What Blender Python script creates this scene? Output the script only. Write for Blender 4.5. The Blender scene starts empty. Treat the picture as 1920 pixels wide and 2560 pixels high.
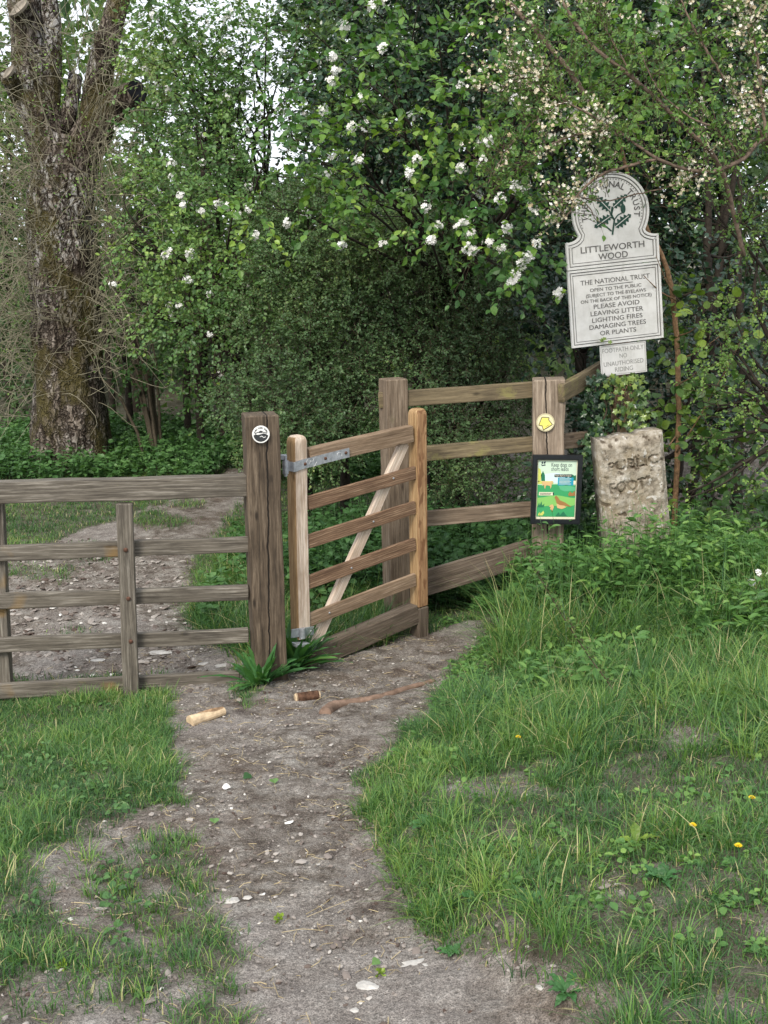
import bpy, math, random
import numpy as np
from mathutils import Vector, Matrix

SC = bpy.context.scene
COL = SC.collection
R = math.radians

# ------------------------------------------------------------------ camera
FPX, CX, CY = 2800.0, 960.0, 1280.0
CAM = np.array([0.0, 0.0, 1.6])
PITCH, ROLL = R(12.7), R(0.8)
fwd = Vector((0, math.cos(PITCH), -math.sin(PITCH)))
right0 = Vector((1, 0, 0)); up0 = right0.cross(fwd)
right = (right0 * math.cos(ROLL) - up0 * math.sin(ROLL)).normalized()
up = right.cross(fwd).normalized()
cd = bpy.data.cameras.new("camera"); cam = bpy.data.objects.new("camera", cd); COL.objects.link(cam)
M = Matrix((right, up, -fwd)).transposed().to_4x4(); M.translation = Vector(CAM)
cam.matrix_world = M
cd.sensor_fit = 'VERTICAL'; cd.sensor_height = 36.0; cd.sensor_width = 27.0
cd.lens = FPX / 2560 * 36.0
cd.clip_start = 0.05; cd.clip_end = 500
SC.camera = cam

# ------------------------------------------------------------------ light
SUN_EL, SUN_AZ = R(42), R(200)          # azimuth measured from +Y clockwise: behind the camera, a little left
w = bpy.data.worlds.new("World"); SC.world = w; w.use_nodes = True
nt = w.node_tree; nt.nodes.clear()
o_ = nt.nodes.new('ShaderNodeOutputWorld'); bg = nt.nodes.new('ShaderNodeBackground')
sky = nt.nodes.new('ShaderNodeTexSky'); sky.sky_type = 'NISHITA'; sky.sun_disc = False
sky.sun_elevation = SUN_EL; sky.sun_rotation = SUN_AZ; sky.dust_density = 4.0; sky.air_density = 1.0
mx = nt.nodes.new('ShaderNodeMixRGB'); mx.blend_type = 'MIX'; mx.inputs[0].default_value = 0.8
mx.inputs[2].default_value = (9.2, 9.6, 10.2, 1)      # the white veil of cloud
nt.links.new(sky.outputs[0], mx.inputs[1]); nt.links.new(mx.outputs[0], bg.inputs[0])
bg.inputs[1].default_value = 0.092
nt.links.new(bg.outputs[0], o_.inputs[0])
sl = bpy.data.lights.new("sun", 'SUN'); so = bpy.data.objects.new("sun", sl); COL.objects.link(so)
sl.energy = 1.7; sl.angle = R(18); sl.color = (1.0, 0.93, 0.82)
sd = Vector((math.sin(SUN_AZ) * math.cos(SUN_EL), math.cos(SUN_AZ) * math.cos(SUN_EL), math.sin(SUN_EL)))
so.rotation_euler = sd.to_track_quat('Z', 'Y').to_euler()
SC.view_settings.view_transform = 'Standard'; SC.view_settings.look = 'None'
SC.view_settings.gamma = 1.0; SC.view_settings.use_curve_mapping = False
SC.view_settings.exposure = 0.92
SC.render.engine = 'CYCLES'
SC.cycles.max_bounces = 6; SC.cycles.diffuse_bounces = 3; SC.cycles.glossy_bounces = 2
SC.cycles.transmission_bounces = 3; SC.cycles.transparent_max_bounces = 4
SC.cycles.sample_clamp_indirect = 4.0

# ------------------------------------------------------------------ helpers
rs = np.random.RandomState(7)
NR, NU, NF = np.array(right), np.array(up), np.array(fwd)

def ray(px, py):
    return NF + NR * ((px - CX) / FPX) - NU * ((py - CY) / FPX)

def at(px, py, Y):
    d = ray(px, py); return CAM + d * (Y / d[1])

def proj(P):
    q = np.asarray(P) - CAM
    z = q @ NF; z = np.where(z < 0.05, 0.05, z)
    return CX + FPX * (q @ NR) / z, CY - FPX * (q @ NU) / z

def on_plane(px, py, p0, n):
    d = ray(px, py); n = np.asarray(n)
    return CAM + d * (((p0 - CAM) @ n) / (d @ n))

def _h(ix, iy, iz, s):
    h = (ix * 374761393 + iy * 668265263 + iz * 2147483647 + s * 974634777) & 0xffffffff
    h = ((h ^ (h >> 13)) * 1274126177) & 0xffffffff
    h = (h ^ (h >> 16)) & 0xffffffff
    return h.astype(np.float64) / 4294967295.0

def vnoise(p, seed=0):
    p = np.asarray(p, dtype=np.float64)
    i = np.floor(p).astype(np.int64); f = p - i; f = f * f * (3 - 2 * f)
    x, y, z = i[..., 0], i[..., 1], i[..., 2]; r = 0
    for dx in (0, 1):
        wx = f[..., 0] if dx else 1 - f[..., 0]
        for dy in (0, 1):
            wy = f[..., 1] if dy else 1 - f[..., 1]
            for dz in (0, 1):
                wz = f[..., 2] if dz else 1 - f[..., 2]
                r = r + wx * wy * wz * _h(x + dx, y + dy, z + dz, seed)
    return r

def fbm(p, seed=0, oct=4):
    a, r, t = 1.0, 0, 0; p = np.asarray(p, dtype=np.float64)
    for k in range(oct):
        r = r + a * vnoise(p * (2 ** k), seed + k); t += a; a *= 0.5
    return r / t

def n2(x, y, s=1.0, seed=0, oct=4):
    return fbm(np.stack([np.asarray(x) * s, np.asarray(y) * s, np.zeros_like(np.asarray(x, dtype=float)) + 0.37], -1), seed, oct)

def sstep(a, b, x):
    t = np.clip((x - a) / (b - a), 0, 1); return t * t * (3 - 2 * t)

def unit(v):
    v = np.asarray(v, dtype=float); return v / np.maximum(np.linalg.norm(v, axis=-1, keepdims=True), 1e-9)

# ---- tagging and linking
WM = {}
def tag(o, label=None, cat=None, group=None, kind=None):
    if label: o['label'] = label
    if cat: o['category'] = cat
    if group: o['group'] = group
    if kind: o['kind'] = kind
    return o

def thing(name, loc, label, cat, group=None, kind=None, rot=None):
    o = bpy.data.objects.new(name, None); COL.objects.link(o); o.empty_display_size = 0.1
    m = Matrix.Translation(Vector(loc))
    if rot is not None: m = m @ rot.to_4x4()
    o.matrix_world = m; WM[o.name] = m.copy()
    return tag(o, label, cat, group, kind)

def link(name, me, mat, parent=None, m=None, smooth=False):
    o = bpy.data.objects.new(name, me); COL.objects.link(o)
    if mat is not None: me.materials.append(mat)
    m = m.copy() if m is not None else Matrix.Identity(4)
    WM[o.name] = m
    if parent is not None:
        o.parent = parent
        o.matrix_basis = WM[parent.name].inverted() @ m
    else:
        o.matrix_world = m
    me.polygons.foreach_set('use_smooth', np.full(len(me.polygons), bool(smooth)))
    return o

class MB:
    """collects arrays of vertices, faces and one float attribute, then links them as ONE mesh object"""
    def __init__(s): s.v = []; s.f = []; s.t = []; s.n = 0
    def add(s, v, faces, tint=0.5):
        v = np.asarray(v, dtype=np.float64).reshape(-1, 3)
        if not isinstance(faces, (list, tuple)): faces = [faces]
        for f in faces:
            f = np.asarray(f, dtype=np.int64)
            if len(f): s.f.append(f + s.n)
        t = np.asarray(tint, dtype=np.float64)
        s.t.append(np.broadcast_to(t, (len(v),)) if t.ndim == 0 else t.reshape(-1))
        s.v.append(v); s.n += len(v)
    def build(s, name, mat, parent=None, m=None, smooth=False, origin=None):
        me = bpy.data.meshes.new(name)
        V = np.concatenate(s.v) if s.v else np.zeros((0, 3))
        if m is not None or parent is not None or origin is not None:
            if m is None and parent is not None:      # vertices given in world space
                m = Matrix.Translation(WM[parent.name].translation); V = V - np.array(m.translation)
            elif m is None:
                m = Matrix.Translation(Vector(origin)); V = V - np.array(origin)
        me.vertices.add(len(V)); me.vertices.foreach_set('co', V.astype(np.float32).ravel())
        lv = np.concatenate([f.ravel() for f in s.f]); cnt = np.concatenate([np.full(len(f), f.shape[1]) for f in s.f])
        me.loops.add(len(lv)); me.loops.foreach_set('vertex_index', lv.astype(np.int32))
        me.polygons.add(len(cnt))
        st = np.concatenate([[0], np.cumsum(cnt)[:-1]])
        me.polygons.foreach_set('loop_start', st.astype(np.int32))
        a = me.attributes.new('tint', 'FLOAT', 'POINT'); a.data.foreach_set('value', np.concatenate(s.t).astype(np.float32))
        me.update(calc_edges=True); me.validate()
        return link(name, me, mat, parent, m, smooth)

def frames(D, Nhint):
    """rows: x = side, y = direction, z = normal"""
    D = unit(D); X = unit(np.cross(D, Nhint)); N = np.cross(X, D)
    return np.stack([X, D, N], -2)

def inst(mb, T, TF, O, F, S, tint):
    S = np.asarray(S, dtype=float)
    if S.ndim == 1: S = S[:, None]
    V = np.einsum('vi,nij->nvj', T, F) * S[:, None, :] + O[:, None, :]
    n, k = len(O), len(T)
    off = (np.arange(n) * k)[:, None, None]
    mb.add(V.reshape(-1, 3), [(np.asarray(f)[None] + off).reshape(-1, np.asarray(f).shape[1]) for f in TF], np.repeat(tint, k))

# leaf templates: y from stalk to tip (length 1)
LEAF_FAR = (np.array([[0, 0, 0], [-.36, .45, .08], [0, 1, -.05], [.36, .45, .08]]), [np.array([[0, 3, 2, 1]])])
_lv = np.array([[0, 0, 0], [-.30, .25, .06], [-.36, .52, .07], [-.2, .8, .02], [0, 1, -.10], [.2, .8, .02], [.36, .52, .07], [.30, .25, .06], [0, .3, 0.0], [0, .65, -.02]])
LEAF = (_lv, [np.array([[0, 8, 2, 1], [8, 9, 3, 2], [0, 7, 6, 8], [8, 6, 5, 9]]), np.array([[9, 4, 3], [9, 5, 4]])])
_ln = _lv * np.array([.55, 1, 1]); LEAF_NARROW = (_ln, LEAF[1])
def lobed():
    a = np.linspace(0, 2 * np.pi, 11)[:-1]; r = np.array([.5, .3, .62, .3, .72, .3, .62, .3, .5, .22][:10])
    P = [[0, .45, .03]]
    for k in range(10):
        th = -np.pi / 2 + (k + .5) * 2 * np.pi / 10
        rr = .52 if k % 2 == 0 else .30
        P.append([rr * math.cos(th) * .95, .45 + rr * math.sin(th), -.03])
    return np.array(P), [np.array([[0, 1 + k, 1 + (k + 1) % 10] for k in range(10)])]
LEAF_LOBED = lobed()
def flower_t(n=5):
    V = [[0, 0, 0]]; F = []
    for k in range(n):
        a = 2 * math.pi * k / n
        def p(r, da, z): return [r * math.cos(a + da), r * math.sin(a + da), z]
        b = len(V); V += [p(.45, -.5, .1), p(1, 0, .28), p(.45, .5, .1)]
        V += [p(.85, -.42, .22), p(.85, .42, .22)]
        F.append([0, b, b + 3, b + 1]); F.append([0, b + 1, b + 4, b + 2])
    return np.array(V), [np.array(F)]
FLOWER = flower_t()

def tubes(mb, P, Rad, sides=3, tint=0.5, cap=False):
    """P: (T, m, 3) polylines, Rad: (T, m)"""
    P = np.asarray(P, dtype=float); Rad = np.asarray(Rad, dtype=float)
    T, m, _ = P.shape
    D = np.gradient(P, axis=1); D = unit(D)
    h = np.where(np.abs(D[..., 2:3]) > .9, np.array([1.0, 0, 0]), np.array([0, 0, 1.0]))
    h = np.broadcast_to(h[:, :1], D.shape)
    X = unit(np.cross(D, h)); Y = np.cross(D, X)
    a = np.arange(sides) * 2 * np.pi / sides
    V = P[:, :, None, :] + Rad[:, :, None, None] * (X[:, :, None, :] * np.cos(a)[:, None] + Y[:, :, None, :] * np.sin(a)[:, None])
    F = []
    i, j = np.meshgrid(np.arange(m - 1), np.arange(sides), indexing='ij')
    q = np.stack([i * sides + j, i * sides + (j + 1) % sides, (i + 1) * sides + (j + 1) % sides, (i + 1) * sides + j], -1).reshape(-1, 4)
    off = (np.arange(T) * m * sides)[:, None, None]
    fs = [(q[None] + off).reshape(-1, 4)]
    tn = np.asarray(tint, dtype=float)
    if tn.ndim == 1: tn = np.repeat(tn, m * sides)
    mb.add(V.reshape(-1, 3), fs, tn)

def smooth_path(pts, rad, n=24):
    pts = np.asarray(pts, dtype=float); k = len(pts)
    rad = np.asarray(rad, dtype=float)
    P = np.vstack([2 * pts[0] - pts[1], pts, 2 * pts[-1] - pts[-2]])
    out, ro = [], []
    for t in np.linspace(0, k - 1 - 1e-6, n):
        i = int(t); f = t - i
        p0, p1, p2, p3 = P[i], P[i + 1], P[i + 2], P[i + 3]
        out.append(.5 * ((2 * p1) + (-p0 + p2) * f + (2 * p0 - 5 * p1 + 4 * p2 - p3) * f * f + (-p0 + 3 * p1 - 3 * p2 + p3) * f ** 3))
        ro.append(rad[i] * (1 - f) + rad[min(i + 1, k - 1)] * f)
    return np.array(out), np.array(ro)

def limb(mb, pts, rad, n=24, sides=8, rough=0.0, wob=0.0, tint=.5):
    P, r = smooth_path(pts, rad, n)
    if wob: P[1:-1] += (rs.rand(n - 2, 3) - .5) * wob
    b = MB(); tubes(b, P[None], r[None], sides, tint)
    V = b.v[0]
    if rough:
        c = np.repeat(P, sides, 0); d = V - c
        s = np.array([7, 7, 2.2])
        k = 1 + rough * (fbm(V * s, 5, 4) - .5) * 2
        V = c + d * k[:, None]
    # end caps
    f = [b.f[0], np.array([list(range(sides))[::-1]]), np.array([[(n - 1) * sides + j for j in range(sides)]])]
    mb.add(V, f, tint)
    return P, r

# ------------------------------------------------------------------ materials
def newmat(name):
    m = bpy.data.materials.new(name); m.use_nodes = True; t = m.node_tree; t.nodes.clear()
    return m, t
class NT:
    def __init__(s, t): s.t = t
    def n(s, typ, **kw):
        x = s.t.nodes.new(typ)
        for k, v in kw.items():
            if k.startswith('i_'):
                key = k[2:]; key = int(key) if key.isdigit() else key.replace('_', ' ')
                x.inputs[key].default_value = v
            else: setattr(x, k, v)
        return x
    def l(s, a, b): s.t.links.new(a, b)
    def noise(s, vec, scale, detail=4, rough=.55, dist=0):
        x = s.n('ShaderNodeTexNoise'); x.inputs['Scale'].default_value = scale; x.inputs['Detail'].default_value = detail
        x.inputs['Roughness'].default_value = rough; x.inputs['Distortion'].default_value = dist
        if vec is not None: s.l(vec, x.inputs['Vector'])
        return x.outputs['Fac']
    def ramp(s, fac, stops, interp='LINEAR'):
        x = s.n('ShaderNodeValToRGB'); cr = x.color_ramp; cr.interpolation = interp
        while len(cr.elements) > 1: cr.elements.remove(cr.elements[-1])
        for k, (p, c) in enumerate(stops):
            e = cr.elements[0] if k == 0 else cr.elements.new(p)
            e.position = p; c = (c, c, c) if isinstance(c, (int, float)) else c; e.color = (*c[:3], 1)
        s.l(fac, x.inputs[0]); return x.outputs[0]
    def mix(s, fac, a, b, mode='MIX'):
        x = s.n('ShaderNodeMixRGB', blend_type=mode)
        for k, v in ((0, fac), (1, a), (2, b)):
            if isinstance(v, (int, float)): x.inputs[k].default_value = v if k == 0 else (v, v, v, 1)
            elif isinstance(v, tuple): x.inputs[k].default_value = (*v[:3], 1)
            else: s.l(v, x.inputs[k])
        return x.outputs[0]
    def math(s, op, a, b=0.0, c=None):
        x = s.n('ShaderNodeMath', operation=op)
        for k, v in ((0, a), (1, b)) + (((2, c),) if c is not None else ()):
            if isinstance(v, (int, float)): x.inputs[k].default_value = v
            else: s.l(v, x.inputs[k])
        return x.outputs[0]
    def mapping(s, vec, scale=(1, 1, 1), loc=(0, 0, 0), rot=(0, 0, 0)):
        x = s.n('ShaderNodeMapping'); x.inputs['Scale'].default_value = scale; x.inputs['Location'].default_value = loc
        x.inputs['Rotation'].default_value = rot; s.l(vec, x.inputs['Vector']); return x.outputs[0]
    def finish(s, col, rough=.6, bump=None, bstr=.3, bdist=.01, spec=.3, metal=0.0):
        p = s.n('ShaderNodeBsdfPrincipled'); o = s.n('ShaderNodeOutputMaterial')
        if isinstance(col, tuple): p.inputs['Base Color'].default_value = (*col[:3], 1)
        else: s.l(col, p.inputs['Base Color'])
        if isinstance(rough, (int, float)): p.inputs['Roughness'].default_value = rough
        else: s.l(rough, p.inputs['Roughness'])
        p.inputs['Specular IOR Level'].default_value = spec; p.inputs['Metallic'].default_value = metal
        if bump is not None:
            b = s.n('ShaderNodeBump'); b.inputs['Strength'].default_value = bstr; b.inputs['Distance'].default_value = bdist
            s.l(bump, b.inputs['Height']); s.l(b.outputs[0], p.inputs['Normal'])
        s.l(p.outputs[0], o.inputs[0]); return p

def m_plain(name, col, rough=.6, spec=.3, metal=0.0, nscale=30, var=.25):
    m, t = newmat(name); s = NT(t)
    c = s.n('ShaderNodeTexCoord').outputs['Object']
    f = s.noise(c, nscale, 5, .6)
    k = s.ramp(f, [(.3, tuple(x * (1 - var) for x in col)), (.7, tuple(min(1, x * (1 + var * .6)) for x in col))])
    s.finish(k, rough, f, .15, .003, spec, metal); return m

def m_leaf(name, stops, rough=.42, trans=.25, spec=.35, ty=(1.25, 1.35, .55)):
    m, t = newmat(name); s = NT(t)
    a = s.n('ShaderNodeAttribute', attribute_name='tint')
    col = s.ramp(a.outputs['Fac'], stops)
    p = s.n('ShaderNodeBsdfPrincipled'); s.l(col, p.inputs['Base Color']); p.inputs['Roughness'].default_value = rough
    p.inputs['Specular IOR Level'].default_value = spec
    tr = s.n('ShaderNodeBsdfTranslucent'); tc = s.mix(1.0, col, ty, 'MULTIPLY'); s.l(tc, tr.inputs[0])
    mxs = s.n('ShaderNodeMixShader'); mxs.inputs[0].default_value = trans
    s.l(p.outputs[0], mxs.inputs[1]); s.l(tr.outputs[0], mxs.inputs[2])
    o = s.n('ShaderNodeOutputMaterial'); s.l(mxs.outputs[0], o.inputs[0]); return m

def m_wood(name, dark, mid, light, grain=1.0, rings=0.0, lichen=None, lich_amt=.0, stain=None, rough=.75, crack=None, bump=.5, streak=28.0):
    """timber: local X runs along the grain"""
    m, t = newmat(name); s = NT(t)
    tc = s.n('ShaderNodeTexCoord').outputs['Object']
    oi = s.n('ShaderNodeObjectInfo').outputs['Random']
    off = s.n('ShaderNodeCombineXYZ'); s.l(s.math('MULTIPLY', oi, 37.0), off.inputs[0]); s.l(s.math('MULTIPLY', oi, 11.0), off.inputs[1])
    ad = s.n('ShaderNodeVectorMath', operation='ADD'); s.l(tc, ad.inputs[0]); s.l(off.outputs[0], ad.inputs[1]); v = ad.outputs[0]
    g1 = s.noise(s.mapping(v, (1.2, streak, streak)), 3.0, 6, .65, .4)
    g2 = s.noise(s.mapping(v, (4, 160, 160)), 1.5, 4, .7)
    big = s.noise(s.mapping(v, (1.5, 5, 5)), 1.6, 4, .6)
    col = s.ramp(g1, [(.34, dark), (.5, mid), (.66, light)])
    col = s.mix(s.math('MULTIPLY', s.ramp(big, [(.35, 0.0), (.65, 1.0)]), .55), col, mid)
    fine = s.ramp(g2, [(.38, .68), (.60, 1.12)])
    col = s.mix(min(1, grain), col, fine, 'MULTIPLY')
    h = s.math('ADD', s.math('MULTIPLY', g1, .6), s.math('MULTIPLY', g2, .5))
    if rings:
        wv = s.n('ShaderNodeTexWave', wave_type='BANDS', bands_direction='Z')
        wv.inputs['Scale'].default_value = 9; wv.inputs['Distortion'].default_value = 5.5
        wv.inputs['Detail'].default_value = 3; wv.inputs['Detail Scale'].default_value = 1.1
        s.l(s.mapping(v, (1.0, 3, 3)), wv.inputs['Vector'])
        col = s.mix(s.math('MULTIPLY', s.ramp(wv.outputs['Fac'], [(.35, 1.0), (.75, 0.0)]), rings), col, dark)
    kn = s.n('ShaderNodeTexVoronoi'); kn.inputs['Scale'].default_value = 1.0; s.l(s.mapping(v, (3.5, 9, 9)), kn.inputs['Vector'])
    knots = s.ramp(kn.outputs['Distance'], [(.05, 1.0), (.12, 0.0)])
    col = s.mix(s.math('MULTIPLY', knots, .75), col, tuple(x * .4 for x in dark))
    dk_ = s.noise(s.mapping(v, (3.5, 12, 12), (4, 1, 2)), 1.0, 5, .7)
    col = s.mix(s.math('MULTIPLY', s.ramp(dk_, [(.5, 0.0), (.7, 1.0)]), .6), col, tuple(x * .8 for x in dark))
    if lichen:
        lf = s.noise(s.mapping(v, (6, 9, 9)), 1.0, 6, .7)
        lm = s.ramp(lf, [(.62 - lich_amt, 0.0), (.74 - lich_amt, 1.0)])
        col = s.mix(s.math('MULTIPLY', lm, .8), col, lichen)
    if stain:
        sf = s.noise(s.mapping(v, (2.2, 2, 2)), 1.0, 3, .5)
        sm = s.ramp(sf, [(.62, 0.0), (.68, 1.0)])
        col = s.mix(s.math('MULTIPLY', sm, .7), col, stain)
    if crack:   # (offset y, slope, x start) of a long drying crack across the front (-Z... local Y) face
        sx = s.n('ShaderNodeSeparateXYZ'); s.l(tc, sx.inputs[0])
        wob = s.math('MULTIPLY', s.math('SUBTRACT', s.noise(s.mapping(tc, (6, .1, .1)), 1.0, 4, .6), .5), .035)
        cy = s.math('ADD', s.math('ADD', s.math('MULTIPLY', sx.outputs[0], crack[1]), crack[0]), wob)
        dd = s.math('ABSOLUTE', s.math('SUBTRACT', sx.outputs[1], cy))
        wd = s.math('ADD', s.math('MULTIPLY', s.noise(s.mapping(tc, (9, .1, .1)), 1.3, 2, .5), .006), crack[2])
        cm = s.math('SUBTRACT', 1.0, s.math('SMOOTH_MIN', s.math('DIVIDE', dd, wd), 1.0, .2))
        cm = s.ramp(cm, [(.05, 0.0), (.4, 1.0)])
        col = s.mix(cm, col, (.012, .009, .007)); h = s.math('SUBTRACT', h, s.math('MULTIPLY', cm, 2.0))
    s.finish(col, rough, h, bump, .004, .25); return m

LV = {
 'apple': m_leaf('apple_leaf', [(0, (.030, .085, .026)), (.45, (.065, .155, .038)), (.72, (.14, .26, .045)), (1, (.27, .40, .07))]),
 'hawthorn': m_leaf('hawthorn_leaf', [(0, (.060, .110, .050)), (.5, (.105, .185, .072)), (.85, (.17, .25, .085)), (1, (.24, .31, .09))], trans=.3),
 'pear': m_leaf('pear_leaf', [(0, (.045, .100, .036)), (.5, (.095, .190, .055)), (.85, (.18, .29, .075)), (1, (.26, .37, .09))]),
 'thorn': m_leaf('blackthorn_leaf', [(0, (.05, .115, .032)), (.5, (.105, .20, .045)), (1, (.22, .33, .07))]),
 'ivy': m_leaf('ivy_and_shade_leaf', [(0, (.010, .028, .016)), (.4, (.022, .055, .026)), (.8, (.08, .15, .04)), (1, (.20, .28, .06))], rough=.3, trans=.08, spec=.5),
 'hazel': m_leaf('hazel_leaf', [(0, (.022, .058, .018)), (.5, (.055, .12, .028)), (1, (.24, .34, .05))]),
 'far': m_leaf('far_leaf', [(0, (.045, .085, .040)), (.5, (.10, .17, .065)), (1, (.20, .29, .085))], trans=.35),
 'nettle': m_leaf('nettle_leaf', [(0, (.035, .095, .030)), (.5, (.085, .195, .050)), (1, (.21, .34, .075))]),
 'bramble': m_leaf('bramble_leaf', [(0, (.035, .090, .034)), (.5, (.072, .165, .048)), (1, (.14, .26, .08))]),
 'grass': m_leaf('grass_blade', [(0, (.030, .085, .032)), (.45, (.072, .170, .046)), (.82, (.155, .28, .06)), (.93, (.24, .33, .08)), (1, (.46, .42, .22))], rough=.5, trans=.3),
 'dock': m_leaf('dock_leaf', [(0, (.035, .1, .03)), (.5, (.06, .17, .05)), (1, (.12, .26, .06))]),
 'petal': m_leaf('white_petal', [(0, (.72, .70, .66)), (1, (.9, .9, .88))], trans=.2, ty=(1, 1, 1)),
 'cream': m_leaf('cream_petal', [(0, (.50, .40, .24)), (.3, (.74, .66, .48)), (1, (.92, .90, .84))], trans=.2, ty=(1, 1, 1)),
 'yellow': m_leaf('yellow_petal', [(0, (.75, .5, .01)), (1, (.85, .68, .03))], trans=.1, ty=(1, 1, .6)),
}
M_TWIG = m_plain('twig_bark', (.085, .062, .045), .8, .1, nscale=60, var=.4)
M_DARKBARK = m_plain('dark_bark', (.034, .028, .022), .85, .1, nscale=30, var=.5)
M_SHOOT = m_plain('pale_shoot', (.26, .24, .17), .7, .2, nscale=20, var=.35)
M_REDBARK = m_plain('russet_bark', (.22, .135, .075), .75, .15, nscale=45, var=.55)
M_STRAW = m_plain('dry_straw', (.42, .34, .2), .8, .1, nscale=25, var=.4)

# ------------------------------------------------------------------ ground
def gz0(x, y):
    yy = [0, 2, 4, 6, 8, 11, 14, 22, 40, 120]; zz = [0, -.14, -.43, -.68, -.76, -.74, -.68, -.40, .3, 3]
    return np.interp(y, yy, zz)

def poly_mask(px, py, poly):
    poly = np.array(poly, dtype=float); ins = np.zeros(px.shape, dtype=bool); j = len(poly) - 1
    for i in range(len(poly)):
        xi, yi = poly[i]; xj, yj = poly[j]
        c = ((yi > py) != (yj > py)) & (px < (xj - xi) * (py - yi) / (yj - yi + 1e-9) + xi)
        ins ^= c; j = i
    return ins

PATH_R = [(1000, 1545), (1240, 1480), (1245, 1560), (1185, 1645), (1115, 1725), (1075, 1800), (1000, 1850), (905, 1930), (925, 2060), (1000, 2180), (1060, 2320), (1150, 2440), (1400, 2620), (1500, 2900)]
def path_right_x(y):
    """world x of the right edge of the trodden path at depth y"""
    return np.interp(y, _PY, _PX)
_pts = []
for (a, b) in PATH_R[2:]:
    d = ray(a, b); z = -.3
    for _ in range(12):
        t = (z - CAM[2]) / d[2]; p = CAM + d * t; z = float(gz0(p[0], p[1]))
    _pts.append((p[1], p[0]))
_pts.sort(); _PY = np.array([p[0] for p in _pts]); _PX = np.array([p[1] for p in _pts])

def gz(x, y):
    x = np.asarray(x, dtype=float); y = np.asarray(y, dtype=float)
    z = gz0(x, y)
    e = x - np.interp(y, _PY, _PX)
    near = 1 - sstep(7.2, 9.5, y)
    bank = .10 * sstep(-.02, .22, e) + .16 * sstep(.1, 1.6, e) + .12 * sstep(1.0, 3.5, e)
    z = z + bank * near
    z = z + .05 * np.exp(-((x + 1.6) / .8) ** 2) * (1 - sstep(3.5, 4.8, y)) - .05 * sstep(-.6, -1.4, x) * sstep(4.6, 5.4, y) * (1 - sstep(6.5, 8, y))
    z = z - .02 * np.exp(-((x + .25 - .06 * (y - 3)) / .4) ** 2) * (1 - sstep(5.2, 6.2, y))
    z = z + (n2(x, y, .9, 3, 3) - .5) * .10 + sstep(8, 14, y) * (n2(x, y, .25, 9, 3) - .5) * .6 * 0.6
    return z

def ghit(px, py):
    d = ray(px, py); z = -.3
    for _ in range(25):
        t = (z - CAM[2]) / d[2]; p = CAM + d * t; z = .5 * z + .5 * float(gz(p[0], p[1]))
    return np.array([p[0], p[1], float(gz(p[0], p[1]))])

def ell(px, py, cx, cy, a, b, soft=.5):
    return 1 - sstep(1 - soft, 1 + soft, np.sqrt(((px - cx) / a) ** 2 + ((py - cy) / b) ** 2))

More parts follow.
